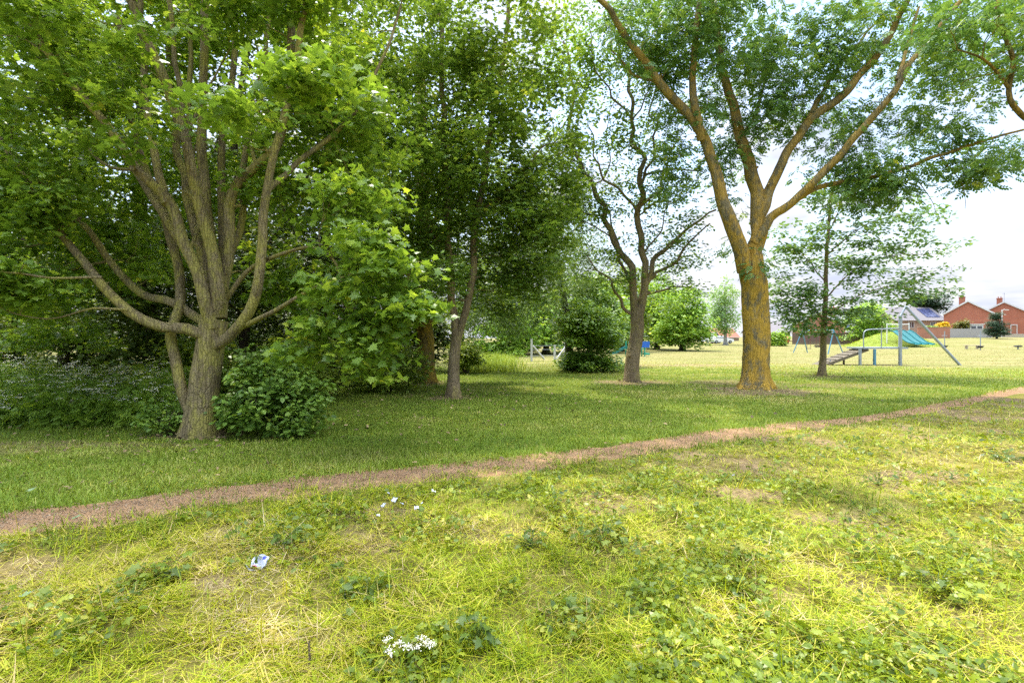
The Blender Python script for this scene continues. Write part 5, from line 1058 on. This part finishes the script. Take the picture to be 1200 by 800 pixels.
# ------------------------------------------------------------------ small things in the grass
def build_small():
    g = G(303, 676); t = thing('litter_packet', 'crumpled white packet with blue print lying in the cut grass', 'litter', g)
    mb = MB(); nx, ny = 12, 8; u, v = np.meshgrid(np.linspace(0, 1, nx), np.linspace(0, 1, ny))
    w, h = .09, .07; cut = .018 * np.sin(u * 9) * (v > .8) 
    X = (u - .5) * w; Yl = (v - .5) * h + cut; Z = .03 + .055 * v + .012 * np.sin(u * 7 + v * 4) + rng.normal(0, .0025, u.shape)
    V = np.stack([g[0] + X, g[1] + Yl * .6, g[2] + Z], -1).reshape(-1, 3); i = np.arange(ny - 1)[:, None] * nx; j = np.arange(nx - 1)[None]; q = np.stack([i + j, i + j + 1, i + nx + j + 1, i + nx + j], -1).reshape(-1, 4)
    mb.add(V, q); mb.add(V + np.array([0, .012, -.006]), q[:, ::-1])
    mb.add(np.array([g + np.array([-.044, -.03, .025]), g + np.array([-.065, -.035, .055]), g + np.array([-.072, -.03, .05]), g + np.array([-.05, -.03, .012]), g + np.array([0, -.035, .018])]), [(0, 1, 2, 3, 4)])
    mb.build('packet_body', M['paper'], t)
    mb = MB(); s = V.reshape(ny, nx, 3); mb.add(s[4:7, 8:11].reshape(-1, 3) + np.array([0, -.002, .002]), [(0, 1, 4, 3), (1, 2, 5, 4), (3, 4, 7, 6), (4, 5, 8, 7)]); mb.build('blue_print', M['ink'], t)
    mb = MB(); mb.add(s[0:2, 1:6].reshape(-1, 3) + np.array([0, -.003, .001]), [(k, k + 1, k + 6, k + 5) for k in range(4)]); mb.build('pink_edge', M['inkred'], t)
    spots = [(462, 596, .034, 'paper scrap with a grey shadowed fold, left of the grassy stalks'), (508, 588, .036, 'crumpled paper scrap nearest the path'), (488, 608, .024, 'paper scrap at the front of the scattered litter'), (494, 604, .017, 'tiny paper scrap just behind the front one'), (449, 601, .03, 'flat pale paper scrap left of the folded one'),
             (471, 600, .024, 'pale paper scrap right of the folded one'), (455, 588, .016, 'tiny paper scrap next to the path edge'), (443, 616, .016, 'tiny paper scrap farthest left in the litter'), (278, 632, .022, 'white paper scrap alone behind the crumpled packet'), (860, 562, .022, 'white paper scrap alone in the dry hay patch')]
    for px, py, s, lab in spots:
        g = G(px, py); mb = MB(); k = 4; u, v = np.meshgrid(np.linspace(-.5, .5, k), np.linspace(-.5, .5, k)); a = rng.uniform(0, 6)
        X = s * (u * math.cos(a) * 1.5 - v * math.sin(a)); Y = s * (u * math.sin(a) * 1.5 + v * math.cos(a)); Z = .075 + s * .6 * (v + .5) + rng.normal(0, s * .12, u.shape)
        V = np.stack([X, Y, Z], -1).reshape(-1, 3); i = np.arange(k - 1)[:, None] * k; j = np.arange(k - 1)[None]; q = np.stack([i + j, i + j + 1, i + k + j + 1, i + k + j], -1).reshape(-1, 4)
        mb.add(V, q); mb.add(V - np.array([0, 0, .003]), q[:, ::-1]); o = mb.build('paper_scrap', M['paper']); o.location = tuple(g); tag(o, lab, 'litter', 'paper scraps in the grass')
    # white flower clump
    g = G(477, 768); t = thing('flower_clump', 'clump of tiny white flowers lying in the front grass', 'flowers', g)
    heads = [(-.10, .05), (-.085, .0), (-.05, .025), (-.03, .05), (-.01, .0), (.02, -.02), (.035, .04), (.055, .06), (.075, .03), (.095, .02), (.11, .0), (-.07, -.05), (.01, .03), (.05, -.005)]
    stem = MB()
    for hx, hy in heads:
        c = g + np.array([hx * 1.05, hy * .9, .075 + rng.uniform(-.01, .015)]); mb = MB(); n = 34; u = rng.normal(0, .0115, (n, 3)); u[:, 2] *= .35
        mb.scatter(*OVAL, c + u, rots(n, .5), rng.uniform(.006, .011, n), 0, rng.random(n)); mb.build('flower_head', M['white_petal'], t)
        for k in range(3): stem.tube(np.array([g + np.array([hx * .5, hy * .5, 0]), c + rng.normal(0, .008, 3) - np.array([0, 0, .004])]), .0012, 4, cap=False)
    stem.build('stem', M['weed'], t)
    g = G(360, 772); t = thing('stick', 'short grey broken stick standing upright in the straw', 'stick', g); mb = MB(); mb.tube(np.array([g + np.array([0, 0, -.03]), g + np.array([.004, .01, .05]), g + np.array([-.002, .015, .11]), g + np.array([.002, .018, .125])]), np.array([.006, .006, .005, .002]), 7); mb.build('shaft', M['bark_mid'], t)
    for px, py, s, a, lab in [(82, 617, .09, .3, 'pale curled fallen leaf on the near edge of the path'), (32, 583, .065, 1.2, 'pale fallen leaf on the green lawn beyond the path'), (1148, 562, .07, 2.5, 'pale bleached leaf lying in the dry grass on the right'), (20, 722, .07, .6, 'grey green fallen leaf in the front left grass'), (1185, 590, .05, 4, 'small pale fallen leaf at the right edge')]:
        g = G(px, py); mb = MB(); v, f = LOBE; ca, sa = math.cos(a), math.sin(a); vv = v * s; V = np.stack([vv[:, 0] * ca - vv[:, 1] * sa, vv[:, 0] * sa + vv[:, 1] * ca, .055 - vv[:, 2] + .3 * vv[:, 0]], 1)
        mb.add(V, f); o = mb.build('fallen_leaf', M['foil']); o.location = tuple(g); tag(o, lab, 'leaf', 'pale fallen leaves')
    # broad leaved weed plants
    for px, py, R, n, lab in [(705, 630, .16, 34, 'dark green dock plant in the middle of the cut grass'), (1030, 572, .2, 36, 'dark nettle like weed plant on the right behind the bright grass'), (430, 700, .12, 30, 'dark weed plant right of the white packet'), (620, 640, .14, 28, 'leafy weed plant left of the dock plant'), (1180, 545, .3, 46, 'leafy bramble plant at the right edge'), (870, 700, .12, 30, 'dark clover tuft in the bright front grass'), (330, 650, .16, 38, 'leafy green weed plant behind the white packet'), (560, 755, .10, 22, 'round leaved weed plant right of the white flowers'), (1100, 700, .16, 26, 'broad pale leaved weed plant in the front right grass'), (180, 690, .16, 40, 'bright green weed plant left of the white packet')]:
        g = G(px, py); t = thing('weed_plant', lab, 'weed', g, 'weed plants in the cut grass'); mb = MB(); a = rng.uniform(0, 2 * PI, n); r = R * rng.random(n) ** .6
        pos = np.stack([g[0] + r * np.cos(a), g[1] + r * np.sin(a), g[2] + rng.uniform(.03, .13, n)], 1)
        bright = 'bright' in lab or 'pale' in lab
        mb.scatter(*(OVAL if px % 20 else LOBE_LO), pos, rots(n, .6, .3, a + rng.normal(0, .5, n)), rng.uniform(.03, .08, n), 0, np.clip(rng.normal(.45, .2, n), 0, 1)); mb.build('leaves', M['weed'] if bright else M['dock'], t)
        mb = MB()
        for p_ in pos: mb.tube(np.array([g, (g + p_) / 2 + np.array([0, 0, .02]), p_]), .002, 4, cap=False)
        mb.build('stem', M['dock'], t)

# ------------------------------------------------------------------ light, sky, camera
def build_light():
    EL, AZ = math.radians(63), math.radians(-22)   # azimuth clockwise from +Y (the view direction)
    sv = Vector((math.sin(AZ) * math.cos(EL), math.cos(AZ) * math.cos(EL), math.sin(EL)))
    l = bpy.data.lights.new('sun', 'SUN'); l.energy = 2.7; l.angle = math.radians(.8); l.color = (1, .93, .80)
    o = bpy.data.objects.new('sun', l); COL.objects.link(o); o.rotation_euler = (-sv).to_track_quat('-Z', 'Y').to_euler()
    w = bpy.data.worlds.new('World'); SC.world = w; w.use_nodes = True; nt = w.node_tree; bg = nt.nodes['Background']; bg.inputs['Strength'].default_value = .15
    sky = nt.nodes.new('ShaderNodeTexSky'); sky.sky_type = 'NISHITA'; sky.sun_disc = False; sky.sun_elevation = EL; sky.sun_rotation = AZ; sky.air_density = 1; sky.dust_density = 1.2
    tc = nt.nodes.new('ShaderNodeTexCoord'); sp = nt.nodes.new('ShaderNodeSeparateXYZ'); nt.links.new(tc.outputs['Generated'], sp.inputs[0])
    mx = nt.nodes.new('ShaderNodeMath'); mx.operation = 'MAXIMUM'; mx.inputs[1].default_value = 0; nt.links.new(sp.outputs[2], mx.inputs[0])
    ad = nt.nodes.new('ShaderNodeMath'); ad.operation = 'ADD'; ad.inputs[1].default_value = .22; nt.links.new(mx.outputs[0], ad.inputs[0])
    dx = nt.nodes.new('ShaderNodeMath'); dx.operation = 'DIVIDE'; dy = nt.nodes.new('ShaderNodeMath'); dy.operation = 'DIVIDE'
    for n_, k in ((dx, 0), (dy, 1)): nt.links.new(sp.outputs[k], n_.inputs[0]); nt.links.new(ad.outputs[0], n_.inputs[1])
    cb = nt.nodes.new('ShaderNodeCombineXYZ'); nt.links.new(dx.outputs[0], cb.inputs[0]); nt.links.new(dy.outputs[0], cb.inputs[1])
    n = nt.nodes.new('ShaderNodeTexNoise'); n.inputs['Scale'].default_value = 1.5; n.inputs['Detail'].default_value = 9; n.inputs['Roughness'].default_value = .58; nt.links.new(cb.outputs[0], n.inputs['Vector'])
    fac = ramp(nt, [(.43, (.08, .08, .08)), (.61, (1, 1, 1))], n.outputs['Fac'])
    # towards the horizon all cloud
    mr = nt.nodes.new('ShaderNodeMapRange'); mr.inputs['From Min'].default_value = .10; mr.inputs['From Max'].default_value = .30; mr.inputs['To Min'].default_value = 1; mr.inputs['To Max'].default_value = 0; nt.links.new(sp.outputs[2], mr.inputs['Value'])
    mm = nt.nodes.new('ShaderNodeMath'); mm.operation = 'MAXIMUM'; nt.links.new(fac, mm.inputs[0]); nt.links.new(mr.outputs[0], mm.inputs[1])
    n2 = nt.nodes.new('ShaderNodeTexNoise'); n2.inputs['Scale'].default_value = 2.5; n2.inputs['Detail'].default_value = 6; nt.links.new(cb.outputs[0], n2.inputs['Vector'])
    cl = ramp(nt, [(.34, (.68, .73, .85)), (.60, (1, 1, 1))], n2.outputs['Fac'])
    zr = nt.nodes.new('ShaderNodeMapRange'); zr.interpolation_type = 'SMOOTHSTEP'; zr.inputs['From Min'].default_value = .50; zr.inputs['From Max'].default_value = 1; zr.inputs['To Min'].default_value = 3.05; zr.inputs['To Max'].default_value = 33; nt.links.new(mx.outputs[0], zr.inputs['Value'])
    sc = mixc(nt, 1.0, mixc(nt, 1.0, cl, (.985, .99, 1.04), 'MULTIPLY'), zr.outputs[0], 'MULTIPLY')
    skyb = mixc(nt, 1.0, sky.outputs[0], (1.25, 1.25, 1.25), 'MULTIPLY')
    nt.links.new(mixc(nt, mm.outputs[0], skyb, sc), bg.inputs['Color'])
    cam = bpy.data.cameras.new('camera'); cam.sensor_width = 36; cam.lens = 18; cam.clip_end = 4000; cam.clip_start = .05
    co = bpy.data.objects.new('camera', cam); COL.objects.link(co); co.location = (0, 0, CAMZ); co.rotation_euler = (PI / 2 - math.atan(4 / 600), 0, 0); SC.camera = co
    SC.view_settings.view_transform = 'Standard'; SC.view_settings.look = 'None'; SC.view_settings.gamma = 1; SC.view_settings.exposure = 1.3
    cy = SC.cycles; cy.max_bounces = 6; cy.diffuse_bounces = 3; cy.glossy_bounces = 2; cy.transmission_bounces = 4; cy.transparent_max_bounces = 4
    SC.render.filter_size = 1.15; cy.use_denoising = False; cy.caustics_reflective = False; cy.caustics_refractive = False; cy.use_adaptive_sampling = True; cy.adaptive_threshold = .012
    cy.sample_clamp_indirect = 4

build_light()
build_ground()
build_path()
build_grass()
build_trees()
build_cow_parsley()
build_play()
build_houses()
build_small()
